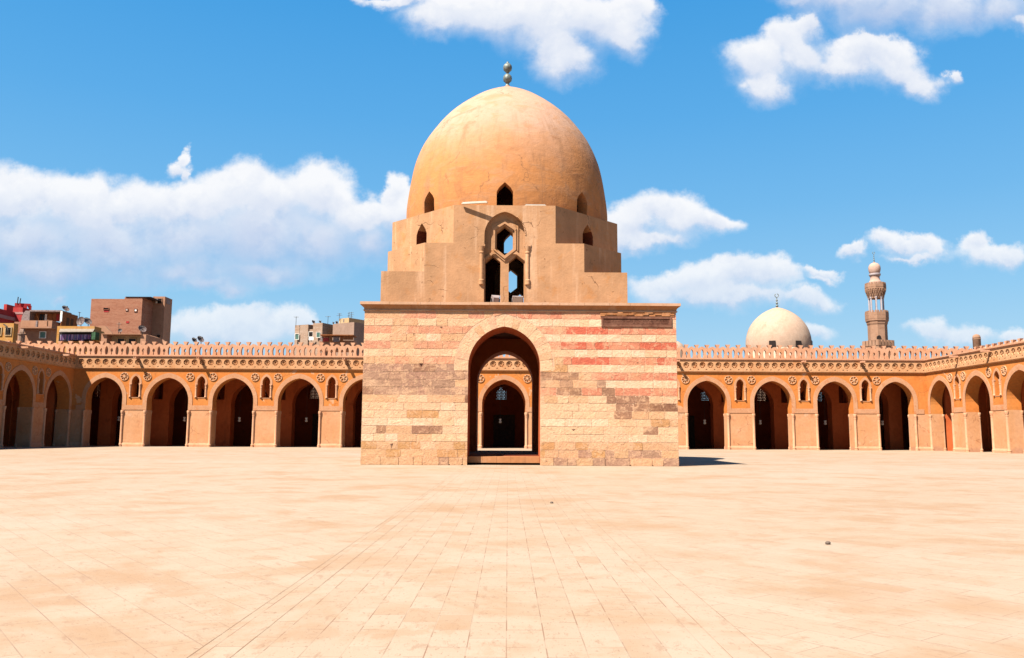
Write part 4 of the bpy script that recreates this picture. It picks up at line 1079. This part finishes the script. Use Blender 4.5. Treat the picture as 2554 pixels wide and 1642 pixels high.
for i in range(3): m_.lathe([(0.14,0.0),(0.2,.2),(0.16,.55),(0.1,.8)], 8, (X(50+i*3,Yb-2.2),Yb-2.2,Z(833,Yb-2.2,53)))
tag(m_.build('chimney', M['grey_plaster']), 'stubby chimney with three pots in front of the brown house', 'chimney')

h = house('yellow_house', 15, 820, 130, 'yellow ochre house with a barred window at the left edge', 'house')
bldg(MB(), -60, 35, 806, 130, 1.2).build('wall', M['yellow'], h)
w_ = window(h, 15.5, 27, 818, 836, 130, 'void', 'cream', 0.12)
for x in (18, 21, 24): a = at(x, 818, 129.85); MB().tube((a.x,129.85,a.z),(a.x,129.85,Z(836,129.85,x)),.03,6).build('bar', M['iron'], w_)
window(h, -6, 2.5, 818, 836, 130, 'void', 'cream', 0.12)
p_ = MB(); a = at(9,809,129.7); b = at(17,815,129.7); c_ = at(21,825,129.7)
p_.tube(tuple(a), tuple(b), .1, 8).tube(tuple(b), tuple(c_), .1, 8).build('drain_pipe', M['iron'], h)

# yellow shack with awning and laundry
YS = 128.0
h = house('yellow_shack', 190, 830, YS, 'yellow ochre shack with a dusty awning over striped laundry', 'shack')
bldg(MB(), 143, 236, 813.6, YS, 2.2).build('wall', M['yellow'], h)
m_ = MB(); a = at(147,827.5,YS-1.4); b = at(232,827,YS-1.4); c_ = at(150,820.5,YS-.02); d_ = at(236,820.5,YS-.02)
m_.add([tuple(a),tuple(b),tuple(d_),tuple(c_)] + [(p.x,p.y,p.z-.08) for p in (a,b,d_,c_)], [(0,1,2,3),(7,6,5,4),(0,4,5,1),(1,5,6,2),(2,6,7,3),(3,7,4,0)]).build('awning', M['awning'], h)
wbox(MB(), 148, 230, 826, 852, YS-.1, .09).build('doorway', M['void'], h)
m_ = MB(); a = at(229,828,YS-1.35); b = at(237,847,YS-1.35)
m_.box((a.x, YS-1.35, b.z), (b.x, YS-.1, a.z)).build('tarpaulin', M['greencloth'], h)
m_ = MB(); a = at(236,822,YS); b = at(251,852,YS)
m_.add([(a.x,YS,a.z),(b.x,YS,b.z),(b.x-.7,YS,b.z),(a.x-.7,YS,a.z)] + [(p[0],YS+3,p[2]) for p in ((a.x,0,a.z),(b.x,0,b.z),(b.x-.7,0,b.z),(a.x-.7,0,a.z))], [(0,1,2,3),(7,6,5,4),(0,4,5,1),(1,5,6,2),(2,6,7,3),(3,7,4,0)]).build('buttress', M['yellow'], h)
# laundry: one sheet after another on the line
a = at(150,834.5,YS-.8); b = at(227,834.5,YS-.8); zb = Z(851,YS-.8,190); nsh = 9
MB().tube((a.x-.4,YS-.8,a.z+.02),(b.x+.4,YS-.8,a.z+.02),.025,6).build('clothes_line', M['iron'], h)
for i in range(nsh):
    x0 = a.x+(b.x-a.x)*i/nsh+.02; x1 = a.x+(b.x-a.x)*(i+1)/nsh-.02; k = 8; zz = zb+random.uniform(0,.3)
    pts = [(x0+(x1-x0)*q/k, YS-.8+.05*math.sin(q*1.9+i)*(1 if r__ else .2), a.z if not r__ else zz) for r__ in (0,1) for q in range(k+1)]
    f_ = [(q,q+1,k+2+q,k+1+q) for q in range(k)]
    pts2 = pts + [(x,y+.02,z) for x,y,z in pts]; n_ = len(pts)
    m_ = MB().add(pts2, f_ + [tuple(n_+v for v in reversed(q)) for q in f_] + [(0,k+1,n_+k+1,n_),(k,n_+k,n_+2*k+1,2*k+1)])
    tag(m_.build('laundry_sheet', M['laundry']), 'striped purple and white sheet hanging under the dusty awning', 'laundry', 'sheets on the line under the awning')

# cream house with two windows, ruined wall behind it
YC = 126.0
h = house('cream_house', 300, 840, YC, 'low cream house with two dark windows under a flat lip', 'house')
bldg(MB(), 253, 267, 833, YC, 6).build('wall', M['mudplaster'], h)
bldg(MB(), 351, 364.5, 834.5, YC, 6).build('wall', M['mudplaster'], h)
wbox(MB(), 253, 353, 832.3, 834.5, YC-.3, 6.3).build('roof', M['mudplaster'], h)
bldg(MB(), 267, 351, 834.5, YC+1.6, 5).build('wall', M['cream'], h)
for x0, x1 in ((294.5,310),(322.5,338.5)): window(h, x0, x1, 845, 858, YC+1.6, 'void', 'cream', 0.1)
m_ = MB(); a = at(252.5,815,YC+8); b = at(286,833,YC+8)
m_.prism([(a.x,b.z-3),(b.x,b.z-3),(b.x,b.z),((a.x+b.x)/2,(a.z+b.z)/2+.5),(a.x,a.z)], YC+7, YC+7.5, Matrix(((1,0,0,0),(0,0,1,0),(0,1,0,0),(0,0,0,1))))
tag(m_.build('ruined_wall', M['mudplaster']), 'broken sloping brown wall between the shack and the brick block', 'wall')
m_ = MB(); a = at(365,834,YC+5); b = at(392,848,YC+5)
m_.prism([(a.x,0),(b.x,0),(b.x,b.z),((a.x+b.x)/2,a.z-.3),(a.x,a.z)], YC+5, YC+9, Matrix(((1,0,0,0),(0,0,1,0),(0,1,0,0),(0,0,0,1))))
tag(m_.build('lean_to', M['mudplaster']), 'brown lean-to sloping down at the foot of the brick block', 'shed')

# pair of houses left of the pavilion
h = house('sand_brick_house', 770, 830, 150, 'sand coloured brick house with green shutters left of the pavilion', 'house')
m_ = bldg(MB(), 736, 769, 811.8, 152.0, 9, 150.7); m_.build('wall', M['sandbrick'], h)
m_ = bldg(MB(), 769, 781, 822, 151.0, 9, 150.6); m_.build('wall', M['sandbrick'], h)
m_ = bldg(MB(), 781.2, 804.5, 807.0, 150.2, 9, 149.3); m_.build('wall', M['sandbrick'], h)
m_ = bldg(MB(), 770, 781, 810.5, 153.5, 6, 153.2); m_.build('wall', M['mudplaster'], h)
def hpane(par, x0, x1, y0, y1, Y, mat):
    window(par, x0, x1, y0, y1, Y, mat, 'frame', 0.07)
hpane(h, 736.8, 745, 833.5, 847, 151.4, 'shutter'); hpane(h, 771, 780, 828.5, 840, 150.45, 'void'); hpane(h, 790, 798, 829.5, 842, 149.45, 'shutter')
wbox(MB(), 770, 782, 841, 849, 149.4, .1).build('balcony', M['frame'], h)

h = house('tan_house', 860, 830, 148, 'tan rendered house with a whitewashed penthouse at the pavilion\'s edge', 'house')
bldg(MB(), 830.5, 883.5, 808.5, 149.5, 8, 146.8, ytop_r=804.4).build('wall', M['grey_plaster'], h)
bldg(MB(), 845.5, 870.5, 795.5, 152.5, 5, 151.0).build('penthouse', M['cream'], h)
a = at(894, 835, 148.8); MB().box((a.x-.1, 148.2, a.z-.5), (a.x+.25, 149.6, a.z+.75)).build('shutter', M['darkgreen'], h)
pane(MB(), 857, 859.5, 797, 805, 151.2, 0.4, 0.1).build('pipe', M['greyboard'], h)
h = house('rooftop_shed', 840, 845, 140, 'ramshackle rooftop shed of orange boards in front of the tan house', 'shed')
wbox(MB(), 798, 881, 834.5, 837, 139.6, 3.2).build('roof', M['wood'], h)
for x0, x1, y0, y1, c in ((856,881,838.5,848,'wood'),(848,855,838,853,'wood'),(822,828,838,852,'wood'),(799,804,840,852,'greyboard'),(806,820,843,852,'redpaint'),(831,846,840,853,'greyboard')):
    wbox(MB(), x0, x1, y0, y1, 140+random.uniform(0,.4), .15).build('panel', M[c], h)
wbox(MB(), 797, 883, 849, 875, 140.8, 3).build('wall', M['mudplaster'], h)

# satellite dishes
def dish(px, py, rpx, Y, az, el, label, mat='dish'):
    c_ = at(px, py, Y); r_ = rpx*Y/F
    o = thing('satellite_dish', (c_.x, Y, c_.z-r_*1.25), label, 'satellite dish', 'satellite dishes on the roofs')
    T = Matrix.Translation(c_) @ Matrix.Rotation(az, 4, 'Z') @ Matrix.Rotation(PI/2-el, 4, 'X')
    prof = [(max(.01, r_*q), r_*.28*(q*q-1)) for q in (0,.25,.5,.75,.92,1.0)]
    prof += [(r_*.98, .03), (r_*.5, r_*.28*(.25-1)-.05), (.01, -r_*.28-.06)]
    MB().lathe(prof, 24, (0,0,0), T).build('reflector', M[mat], o, angle=50)
    tip = T @ Vector((0,0,r_*.75)); m_ = MB()
    for q in range(3): m_.tube(tuple(T @ Vector((r_*.9*math.cos(q*2.1), r_*.9*math.sin(q*2.1), -.05))), tuple(tip), .025, 5)
    m_.ball(tuple(tip), .09, 8, 6).build('feed_arm', M['iron'], o)
    MB().tube((c_.x, Y+.25, c_.z-r_*1.5), (c_.x, Y+.15, c_.z-r_*.1), .06, 6).build('mast', M['iron'], o)
dish(164, 769.5, 9.5, 140, R(62), R(40), 'dark tilted satellite dish on the timber hut roof')
dish(201, 801, 11.5, 133, R(-12), R(12), 'round brown satellite dish facing out, left of the pair above the shack')
dish(219, 801, 11, 134, R(58), R(34), 'tilted brown satellite dish, right of the pair above the shack')
dish(355, 820, 10.5, 131, R(48), R(30), 'leaning brown satellite dish above the right end of the cream house')
dish(299.5, 824.5, 5.2, 131, R(20), R(25), 'small satellite dish on the cream house roof')
dish(500.5, 846, 9.5, 120, R(58), R(32), 'larger dark satellite dish showing over the parapet away from houses')
dish(485, 849, 8, 121, R(66), R(30), 'smaller dark satellite dish showing over the parapet away from houses')
dish(782, 803.5, 5.5, 151, R(60), R(30), 'satellite dish leaning over the notch of the sand brick house')
dish(798.5, 803, 4, 151.5, R(62), R(35), 'tiny satellite dish on the right end of the sand brick house')
dish(831, 806, 3.0, 151, R(80), R(20), 'edge-on satellite dish at the left end of the tan house roof')
dish(840, 805, 4.5, 151, R(60), R(30), 'satellite dish beside the penthouse on the tan house')
def antenna(px, y0, y1, Y, label, bars):
    a = at(px, y1, Y); b = at(px+1, y0, Y)
    o = thing('antenna', tuple(a), label, 'antenna', 'television antennas on the roofs')
    MB().tube((a.x,Y,a.z-.3), (b.x,Y,b.z), .045, 6).build('mast', M['iron'], o)
    m_ = MB()
    for k, (q, w_) in enumerate(bars):
        z = b.z - q; m_.tube((b.x-w_/2, Y, z), (b.x+w_/2, Y, z+.05), .03, 5)
        for i in range(4): x = b.x-w_/2+w_*i/3; m_.tube((x, Y-.3, z), (x, Y+.3, z), .02, 4)
    m_.build('crossbars', M['iron'], o)
antenna(738, 790, 812, 151, 'lone antenna mast on the left corner of the sand brick house', [(.1,.7)])
antenna(817.5, 789, 806, 153, 'thin antenna mast between the two houses left of the pavilion', [(.1,.8)])
antenna(846, 782, 797, 152, 'antenna with two crossbars at the left of the penthouse', [(.1,.6),(.4,.9)])
antenna(869.5, 779, 794, 153, 'antenna at the right corner of the penthouse front', [(.2,.4),(.7,.5)])
antenna(876, 779, 795, 154, 'antenna with three crossbars on the penthouse roof', [(.1,.6),(.5,.8),(.9,.5)])
antenna(197.5, 779, 795, 134, 'short antenna post beside the round brown dish', [(.05,.2)])
antenna(296, 804, 832, 131, 'bent antenna mast on the cream house roof', [(.3,.6)])

# tomb dome on the right
YD = 150.0
c_ = at(1941, 850, YD); rD = 79.5*YD/F
tb = thing('domed_tomb', (c_.x, YD, 0), 'pale plastered tomb dome with a crescent finial behind the right arcade', 'tomb')
zt = Z(768, YD, 1940); zb = zt - rD*1.32
MB().lathe([(rD*.99,0),(rD*.99,zb-.2)], 48, (c_.x,YD,0)).build('drum', M['far_dome'], tb, smooth=True)
pr = smooth_prof([(rD*.985,zb-.3),(rD,zb+rD*.15),(rD*.975,zb+rD*.4),(rD*.88,zb+rD*.68),(rD*.70,zb+rD*.94),(rD*.45,zb+rD*1.15),(rD*.2,zb+rD*1.275),(rD*.06,zb+rD*1.32),(.02,zb+rD*1.335)], 4)
MB().lathe(pr, 64, (c_.x,YD,0)).build('dome', M['far_dome'], tb, smooth=True)
for px in (1904.5, 1965.5, 2011):
    a = at(px, 862, YD); dx = a.x-c_.x; yy = YD-math.sqrt(max(.1, rD*rD-dx*dx)); ang = math.atan2(dx, YD-yy)
    m_ = MB().box((-.55,-.12,0), (.55,.5,1.1), Matrix.Translation((a.x,yy,Z(865,yy,px)-.05)) @ Matrix.Rotation(ang,4,'Z')); m_.build('window', M['void'], tb)
def crescent(name, par, x, y, z0, z1, nb, r0):
    f_ = MB().tube((x,y,z0-.3),(x,y,z1-r0*2.2),r0*.22,8).build(name, M['bronze'], par)
    hgt = (z1-z0)-2.6*r0
    for i in range(nb):
        rr = r0*(1.0-.16*i)*.78; z = z0+rr+hgt*i/nb
        MB().ball((x,y,z), rr, 12, 8).build('ball', M['bronze'], f_, smooth=True)
    cz = z1-r0; pts = []
    m_ = MB(); k = 20
    for i in range(k):
        a0 = PI/2+.35+(2*PI-.7)*i/k; a1 = PI/2+.35+(2*PI-.7)*(i+1)/k
        m_.tube((x+r0*math.cos(a0),y,cz+r0*math.sin(a0)), (x+r0*math.cos(a1),y,cz+r0*math.sin(a1)), r0*.2, 6)
    m_.build('crescent', M['bronze'], f_)
crescent('finial', tb, c_.x, YD, zb+rD*1.33, Z(733,YD,1936), 3, .33)

# minaret
YM = 140.0
c_ = at(2190, 850, YM); mx = c_.x
mn = thing('minaret', (mx, YM, 0), 'slender stone minaret with an open colonnaded lantern and bulb top', 'minaret')
zz = lambda y: Z(620+y/5.5, YM, 2185)
s55 = YM/F/5.5*1.0
MB().box((mx-1.72,YM-1.72,0),(mx+1.72,YM+1.72,zz(1340)), Matrix.Translation((mx,YM,0)) @ Matrix.Rotation(R(22),4,'Z') @ Matrix.Translation((-mx,-YM,0))).build('base', M['palestone'], mn)
def cren(name, r_, z0, z1, n, per, th, mat):
    m_ = MB()
    for i in range(n):
        a0 = 2*PI*i/n+PI/n; a1 = a0+2*PI/n
        p0 = Vector((mx+r_*math.cos(a0), YM+r_*math.sin(a0), 0)); p1 = Vector((mx+r_*math.cos(a1), YM+r_*math.sin(a1), 0)); d = (p1-p0); nn = Vector((d.y,-d.x,0)).normalized()
        T = Mplane(p0, d.normalized(), -nn); L = d.length
        m_.box((0,0,z0),(L,th,z0+(z1-z0)*.62), T)
        for k in range(per): m_.box((L*(k+.18)/per,0.01,z0+(z1-z0)*.62),(L*(k+.82)/per,th-.01,z1), T)
    m_.build(name, mat, mn)
def oct_lathe(prof, a0=PI/8): return MB().lathe(prof, 8, (mx,YM,0), a0=a0)
m_ = MB()
T = Matrix.Translation((mx,YM,0)) @ Matrix.Rotation(R(22),4,'Z')
for sx in (-1,1):
    for k in range(5):
        q = -1.72+k*.70
        m_.box((q,sx*1.70-.1,zz(1345)),(q+.5,sx*1.70+.1,zz(1268)),T); m_.box((sx*1.70-.1,q,zz(1345)),(sx*1.70+.1,q+.5,zz(1268)),T); m_.box((-1.7,sx*1.70-.08,zz(1345)),(1.7,sx*1.70+.08,zz(1305)),T); m_.box((sx*1.70-.08,-1.6,zz(1345)),(sx*1.70+.08,1.6,zz(1305)),T)
m_.build('base_parapet', M['palestone'], mn)
shaft = oct_lathe([(1.54,zz(1345)),(1.54,zz(1060)),(1.58,zz(1050)),(1.64,zz(1040)),(1.68,zz(1015)),(1.82,zz(1000)),(1.82,zz(985)),(1.86,zz(970)),(1.86,zz(925))]); shaft.build('shaft', M['palestone'], mn)
a = at(2120+400/5.5, 851, YM-1.5)
MB().plate([arch(a.x,.32,zz(1272),zz(1235),zz(1207),6)], .3, Mplane((0,YM-1.62,0),(1,0,0),(0,1,0))).build('doorway', M['void'], mn)
cren('balcony', 1.87, zz(925), zz(862), 8, 3, .14, M['palestone'])
MB().lathe([(1.80,zz(930)),(1.80,zz(915))],8,(mx,YM,0),a0=PI/8).build('balcony_floor', M['palestone'], mn)
for i in range(8):
    a_ = PI/8+2*PI*i/8; x = mx+1.1*math.cos(a_); y = YM+1.1*math.sin(a_)
    MB().lathe([(.19,zz(915)),(.19,zz(885)),(.14,zz(878)),(.14,zz(700)),(.2,zz(690)),(.22,zz(668))],8,(x,y,0)).build('column', M['marble'], mn, smooth=False)
flare = oct_lathe([(1.22,zz(690)),(1.26,zz(660)),(1.33,zz(655)),(1.37,zz(630)),(1.45,zz(625)),(1.49,zz(600)),(1.57,zz(595)),(1.61,zz(572)),(1.69,zz(566)),(1.69,zz(540))]); flare.build('muqarnas', M['palestone'], mn)
m_ = MB()
for i in range(24):
    for r_, y0, y1 in ((1.29,676,640),(1.43,640,606),(1.57,606,574)):
        a_ = 2*PI*(i+.5*(y0 == 640))/24; x = mx+r_*math.cos(a_); y = YM+r_*math.sin(a_)
        m_.lathe([(.03,zz(y0)),(.12,zz(y1)),(.12,zz(y1-6))],5,(x,y,0))
m_.build('corbels', M['palestone'], mn)
cren('balcony', 1.69, zz(545), zz(478), 8, 3, .13, M['palestone'])
MB().lathe(smooth_prof([(1.02,zz(545)),(1.0,zz(470)),(.82,zz(440)),(.74,zz(405)),(.80,zz(385)),(.88,zz(375))],4),24,(mx,YM,0)).build('neck', M['bulb'], mn, smooth=True)
MB().lathe([(.9,zz(375)),(.95,zz(370)),(.95,zz(352)),(.8,zz(346))],24,(mx,YM,0)).build('collar', M['marble'], mn, angle=40)
MB().lathe(smooth_prof([(.70,zz(352)),(.88,zz(325)),(.97,zz(285)),(.91,zz(245)),(.66,zz(215)),(.3,zz(200)),(.08,zz(192))],4),28,(mx,YM,0)).build('bulb', M['bulb'], mn, smooth=True)
crescent('finial', mn, mx, YM, zz(196), zz(48), 4, .19)

# stub of a turret and a sliver of another dome
YT = 112.0
c_ = at(2436, 850, YT)
tr = thing('turret', (c_.x, YT, 0), 'short round turret with a domed cap above the right arcade', 'turret')
z = lambda y: Z(820+y/4.53, YT, 2436)
MB().lathe([(.5,0),(.5,z(125)),(.53,z(122)),(.53,z(116)),(.5,z(114))],20,(c_.x,YT,0)).build('drum', M['palestone'], tr, smooth=True)
MB().lathe([(.50,z(114)),(.50,z(100)),(.44,z(82)),(.30,z(70)),(.05,z(63))],20,(c_.x,YT,0)).build('cap', M['palestone'], tr, smooth=True)
YQ = 128.0; c_ = at(1676, 862, YQ); rq = 35*YQ/F; zq = Z(849, YQ, 1680)
m_ = MB().lathe([(rq*.98,0),(rq,zq-rq),(rq*.93,zq-rq*.62),(rq*.74,zq-rq*.3),(rq*.45,zq-rq*.1),(.02,zq)],32,(c_.x,YQ,0))
tag(m_.build('small_dome', M['far_dome'], smooth=True), 'edge of a small pale dome just right of the pavilion', 'dome')

# two pebbles on the paving
for px, py, r_, lbl in ((1376, 1254, .03, 'small dark pebble on the paving near the path, nearer the pavilion'), (2065, 1354.5, .03, 'small dark pebble alone on the paving at right')):
    d = ray(px, py); q = EYE + d*((r_*.6-1.3)/d.z)
    m_ = MB().ball((q.x,q.y,q.z), r_, 10, 6, .75); m_.v = [(x+.25*(x-q.x)*random.random(), y, z_) for x, y, z_ in m_.v]
    tag(m_.build('pebble', M['pebble'], smooth=True), lbl, 'pebble')

# ------------------------------------------------------------------ light and sky
SUN = Vector((-0.53, -0.49, 1.0)).normalized()
sl = bpy.data.lights.new('sun', 'SUN'); sl.energy = 5.0; sl.angle = R(0.5); sl.color = (1.0, 0.92, 0.82)
so = bpy.data.objects.new('sun', sl); COL.objects.link(so)
so.rotation_euler = (-SUN).to_track_quat('-Z', 'Y').to_euler()
elev = math.asin(SUN.z); azim = math.atan2(SUN.x, SUN.y)

world = bpy.data.worlds.new('World'); scene.world = world; world.use_nodes = True
world.cycles.sampling_method = 'MANUAL'; world.cycles.sample_map_resolution = 256
t = NT(world.node_tree); t.n.clear()
tc = t.n.new('ShaderNodeTexCoord'); d = tc.outputs['Generated']
sky = t.n.new('ShaderNodeTexSky'); sky.sky_type = 'NISHITA'; sky.sun_disc = False
sky.sun_elevation = elev; sky.sun_rotation = azim; sky.altitude = 50; sky.air_density = 1.0; sky.dust_density = 0.6; sky.ozone_density = 2.0
hs = t.n.new('ShaderNodeHueSaturation'); hs.inputs['Saturation'].default_value = 1.2; hs.inputs['Value'].default_value = 0.5
t.l.new(sky.outputs[0], hs.inputs['Color'])
s = t.sep(d)
yy = t.math('MAXIMUM', s[1], 0.08)
cmb = t.n.new('ShaderNodeCombineXYZ'); t.l.new(t.math('DIVIDE', s[0], yy), cmb.inputs[0]); t.l.new(t.math('DIVIDE', s[2], yy), cmb.inputs[1])
uv = cmb.outputs[0]                     # where on the sky vault, as slopes from the compass heading of the court
K = 1.0664
blobs = [(20,470,130,72),(160,468,95,62),(215,500,90,70),(300,480,70,62),(400,478,85,56),(480,470,80,58),(570,440,85,62),(640,480,90,70),(745,450,82,66),(830,500,70,52),(890,490,45,40),(935,450,28,40),(940,500,45,55),
 (60,580,200,95),(250,570,180,95),(420,560,170,95),(600,560,170,85),(740,560,120,75),(860,570,70,55),(120,640,140,60),(430,632,150,44),(60,640,120,45),(620,630,150,36),(480,660,90,26),(530,672,60,18),
 (430,380,38,22),(447,355,18,26),(455,398,14,22),(135,708,18,10),(460,775,70,26),(530,758,80,30),(600,752,70,32),(660,758,60,28),(705,772,45,24),(560,785,150,20),
 (1090,20,140,60),(1180,40,150,55),(1290,60,150,70),(1420,60,105,72),(1330,148,80,42),(1300,120,70,50),(1020,50,60,42),(1470,20,60,40),(960,5,110,16),(1460,100,50,40),
 (1780,140,85,62),(1850,85,62,48),(1800,205,50,40),(1870,130,50,60),(1900,60,40,30),(2040,115,95,44),(1975,165,100,34),(2110,180,75,42),(2090,140,80,46),(2150,205,60,30),(2000,140,70,40),(2225,180,18,22),
 (1960,10,130,36),(2080,30,160,50),(2200,30,150,52),(2330,30,120,42),(2390,60,60,26),(1870,10,60,16),
 (1470,520,75,48),(1560,495,70,50),(1600,520,85,40),(1665,525,60,28),(1520,560,105,26),(1440,545,40,40),
 (1560,668,80,34),(1640,660,80,40),(1740,650,85,40),(1800,645,60,34),(1880,690,80,28),(1700,698,190,30),(1930,704,50,16),
 (1990,588,48,20),(2020,580,28,18),(2100,568,60,26),(2150,570,75,26),(2195,585,40,16),(2140,598,90,14),(2285,560,40,34),(2310,590,75,28),(2370,600,60,34),(1910,626,50,12),(2200,775,80,22),(2260,785,90,18),(1890,782,60,16),(2370,790,40,14),(1920,640,40,10)]
def cloud_group(name, height):
    grp = bpy.data.node_groups.new(name, 'ShaderNodeTree')
    grp.interface.new_socket('Vector', in_out='INPUT', socket_type='NodeSocketVector')
    grp.interface.new_socket('Value', in_out='OUTPUT', socket_type='NodeSocketFloat')
    q = NT(grp); gi = q.n.new('NodeGroupInput'); go = q.n.new('NodeGroupOutput')
    acc = None
    for (bx, by, rx, ry) in blobs:
        thin = 0.10 if (by > 735 and bx < 800) else 0.22 if (bx > 1850 and by > 560) or (rx < 42 and by > 330 and bx < 500) else 0.05 if by > 480 and bx > 1400 else 0.0
        c0 = ray(bx*K, by*K); uc, vc = c0.x/c0.y, c0.z/c0.y
        rv_ = 1.6 if by > 700 else 1.0; g_ = 1.2203 if height else 1.22    # (kept apart so the two layouts are not merged)
        ru, rv = rx*K/F*g_, ry*K/F*g_*rv_
        e = q.vec('MULTIPLY_ADD', gi.outputs[0], (1/ru, 1/rv, 0), (-uc/ru, -vc/rv, 0))
        l = q.vec('LENGTH', e)
        if not height:
            if thin: l = q.math('ADD', l, thin)
            acc = l if acc is None else q.math('SMOOTH_MIN', acc, l, 0.35)
        else:                             # weighted height within the lobes: 1 at their tops, -1 at their undersides
            tone = 0.75 if (by > 540 and by < 720 and bx < 900) else 0.9 if (by < 45 and bx > 1850) else 0.15
            w_ = q.math('POWER', 0.03, l); h_ = q.vec('MULTIPLY_ADD', e, (0, 1, 0), (1, -tone, 0))
            ws = q.n.new('ShaderNodeVectorMath'); ws.operation = 'SCALE'; q.l.new(h_, ws.inputs[0]); q.l.new(w_, ws.inputs['Scale'])
            acc = ws.outputs[0] if acc is None else q.vec('ADD', acc, ws.outputs[0])
    if height:
        sp_ = q.sep(acc); acc = q.math('DIVIDE', sp_[1], q.math('MAXIMUM', sp_[0], 1e-6))
    q.l.new(acc, go.inputs[0])
    return grp
def layout(v, g):
    n = t.n.new('ShaderNodeGroup'); n.node_tree = g; t.l.new(v, n.inputs[0]); return n.outputs[0]
def cnoise(v, sc, det, rough, out='Fac'):
    n = t.n.new('ShaderNodeTexNoise'); t.l.new(v, n.inputs['Vector']); n.inputs['Scale'].default_value = sc; n.inputs['Detail'].default_value = det; n.inputs['Roughness'].default_value = rough
    return n.outputs[out]
def warped(v, sc, amp, det):
    return t.vec('ADD', v, t.vec('MULTIPLY', t.vec('SUBTRACT', cnoise(v, sc, det, 0.62, 'Color'), (0.5,0.5,0.5)), (amp, amp*0.85, 0.0)))
pw = warped(uv, 11.0, 0.085, 7.0)
def puff(v):                              # billows: rounded cells inside a fractal
    a = cnoise(v, 13.0, 7.0, 0.60)
    b = t.math('ABSOLUTE', t.math('MULTIPLY_ADD', cnoise(v, 26.0, 5.0, 0.55), 2.0, -1.0))
    return t.math('SUBTRACT', t.math('MULTIPLY_ADD', a, 1.15, -0.52), t.math('MULTIPLY', b, 0.22))
pf = puff(uv)
base = t.math('SUBTRACT', 1.0, layout(pw, cloud_group('cloud_layout', False)))
hgt = layout(pw, cloud_group('cloud_height', True))
dens = t.math('MULTIPLY_ADD', base, 1.45, pf)
pf2 = puff(t.vec('ADD', uv, (-0.008, 0.018, 0.0)))
below = t.step(hgt, 0.15, -0.95)          # 0 on sunlit tops, 1 along the ragged undersides
xr = t.math('DIVIDE', t.math('ADD', dens, 0.26), t.math('MULTIPLY_ADD', below, 1.2, 0.72), clamp=True)
alpha = t.math('MULTIPLY', t.math('MULTIPLY', xr, xr), t.math('MULTIPLY_ADD', xr, -2.0, 3.0))
deep = t.step(base, -0.1, 0.5)
shade = t.math('MULTIPLY_ADD', t.step(hgt, 0.55, -1.25), 0.95, 0.0)
shade = t.math('MULTIPLY', shade, t.math('MULTIPLY_ADD', deep, 0.6, 0.4))
shade = t.math('ADD', shade, t.math('MULTIPLY', t.math('SUBTRACT', pf2, pf), 0.9), clamp=True)
BS = 0.07                               # Background strength
EXPO = 1.75
EX = 1.0 / (BS * 2**EXPO)               # radiances below are as the exposed picture shows them
ramp = t.n.new('ShaderNodeValToRGB'); t.l.new(s[2], ramp.inputs[0])
e = ramp.color_ramp.elements
stops = [(0.0,(.52,.74,.90)),(.08,(.44,.70,.90)),(.16,(.30,.62,.91)),(.26,(.18,.515,.89)),(.36,(.11,.44,.865)),(.48,(.06,.37,.82)),(.60,(.028,.16,.40)),(1.0,(.015,.07,.22))]
e[0].position, e[0].color = stops[0][0], (*stops[0][1], 1); e[1].position, e[1].color = stops[-1][0], (*stops[-1][1], 1)
for q_, c_ in stops[1:-1]:
    x = e.new(q_); x.color = (*c_, 1)
clear = t.vec('SCALE', ramp.outputs[0]); clear.node.inputs['Scale'].default_value = EX
air = t.mix(0.88, hs.outputs[0], clear)
lit = (0.985*EX, 0.985*EX, 1.0*EX); shd = (0.53*EX, 0.63*EX, 0.84*EX)
ccol = t.mix(shade, lit, shd)
alpha = t.math('MULTIPLY', alpha, t.math('MULTIPLY_ADD', t.step(s[2], 0.06, 0.27), 0.30, 0.65))   # thinner towards the hazy horizon
col = t.mix(alpha, air, ccol)
bg = t.n.new('ShaderNodeBackground'); bg.inputs['Strength'].default_value = BS
t.l.new(col, bg.inputs['Color'])
out = t.n.new('ShaderNodeOutputWorld'); t.l.new(bg.outputs[0], out.inputs[0])

vs = scene.view_settings
vs.view_transform = 'Standard'; vs.look = 'None'; vs.exposure = EXPO; vs.gamma = 1.0; vs.use_curve_mapping = False
scene.render.engine = 'CYCLES'
scene.cycles.max_bounces = 6; scene.cycles.diffuse_bounces = 4
scene.cycles.use_denoising = True
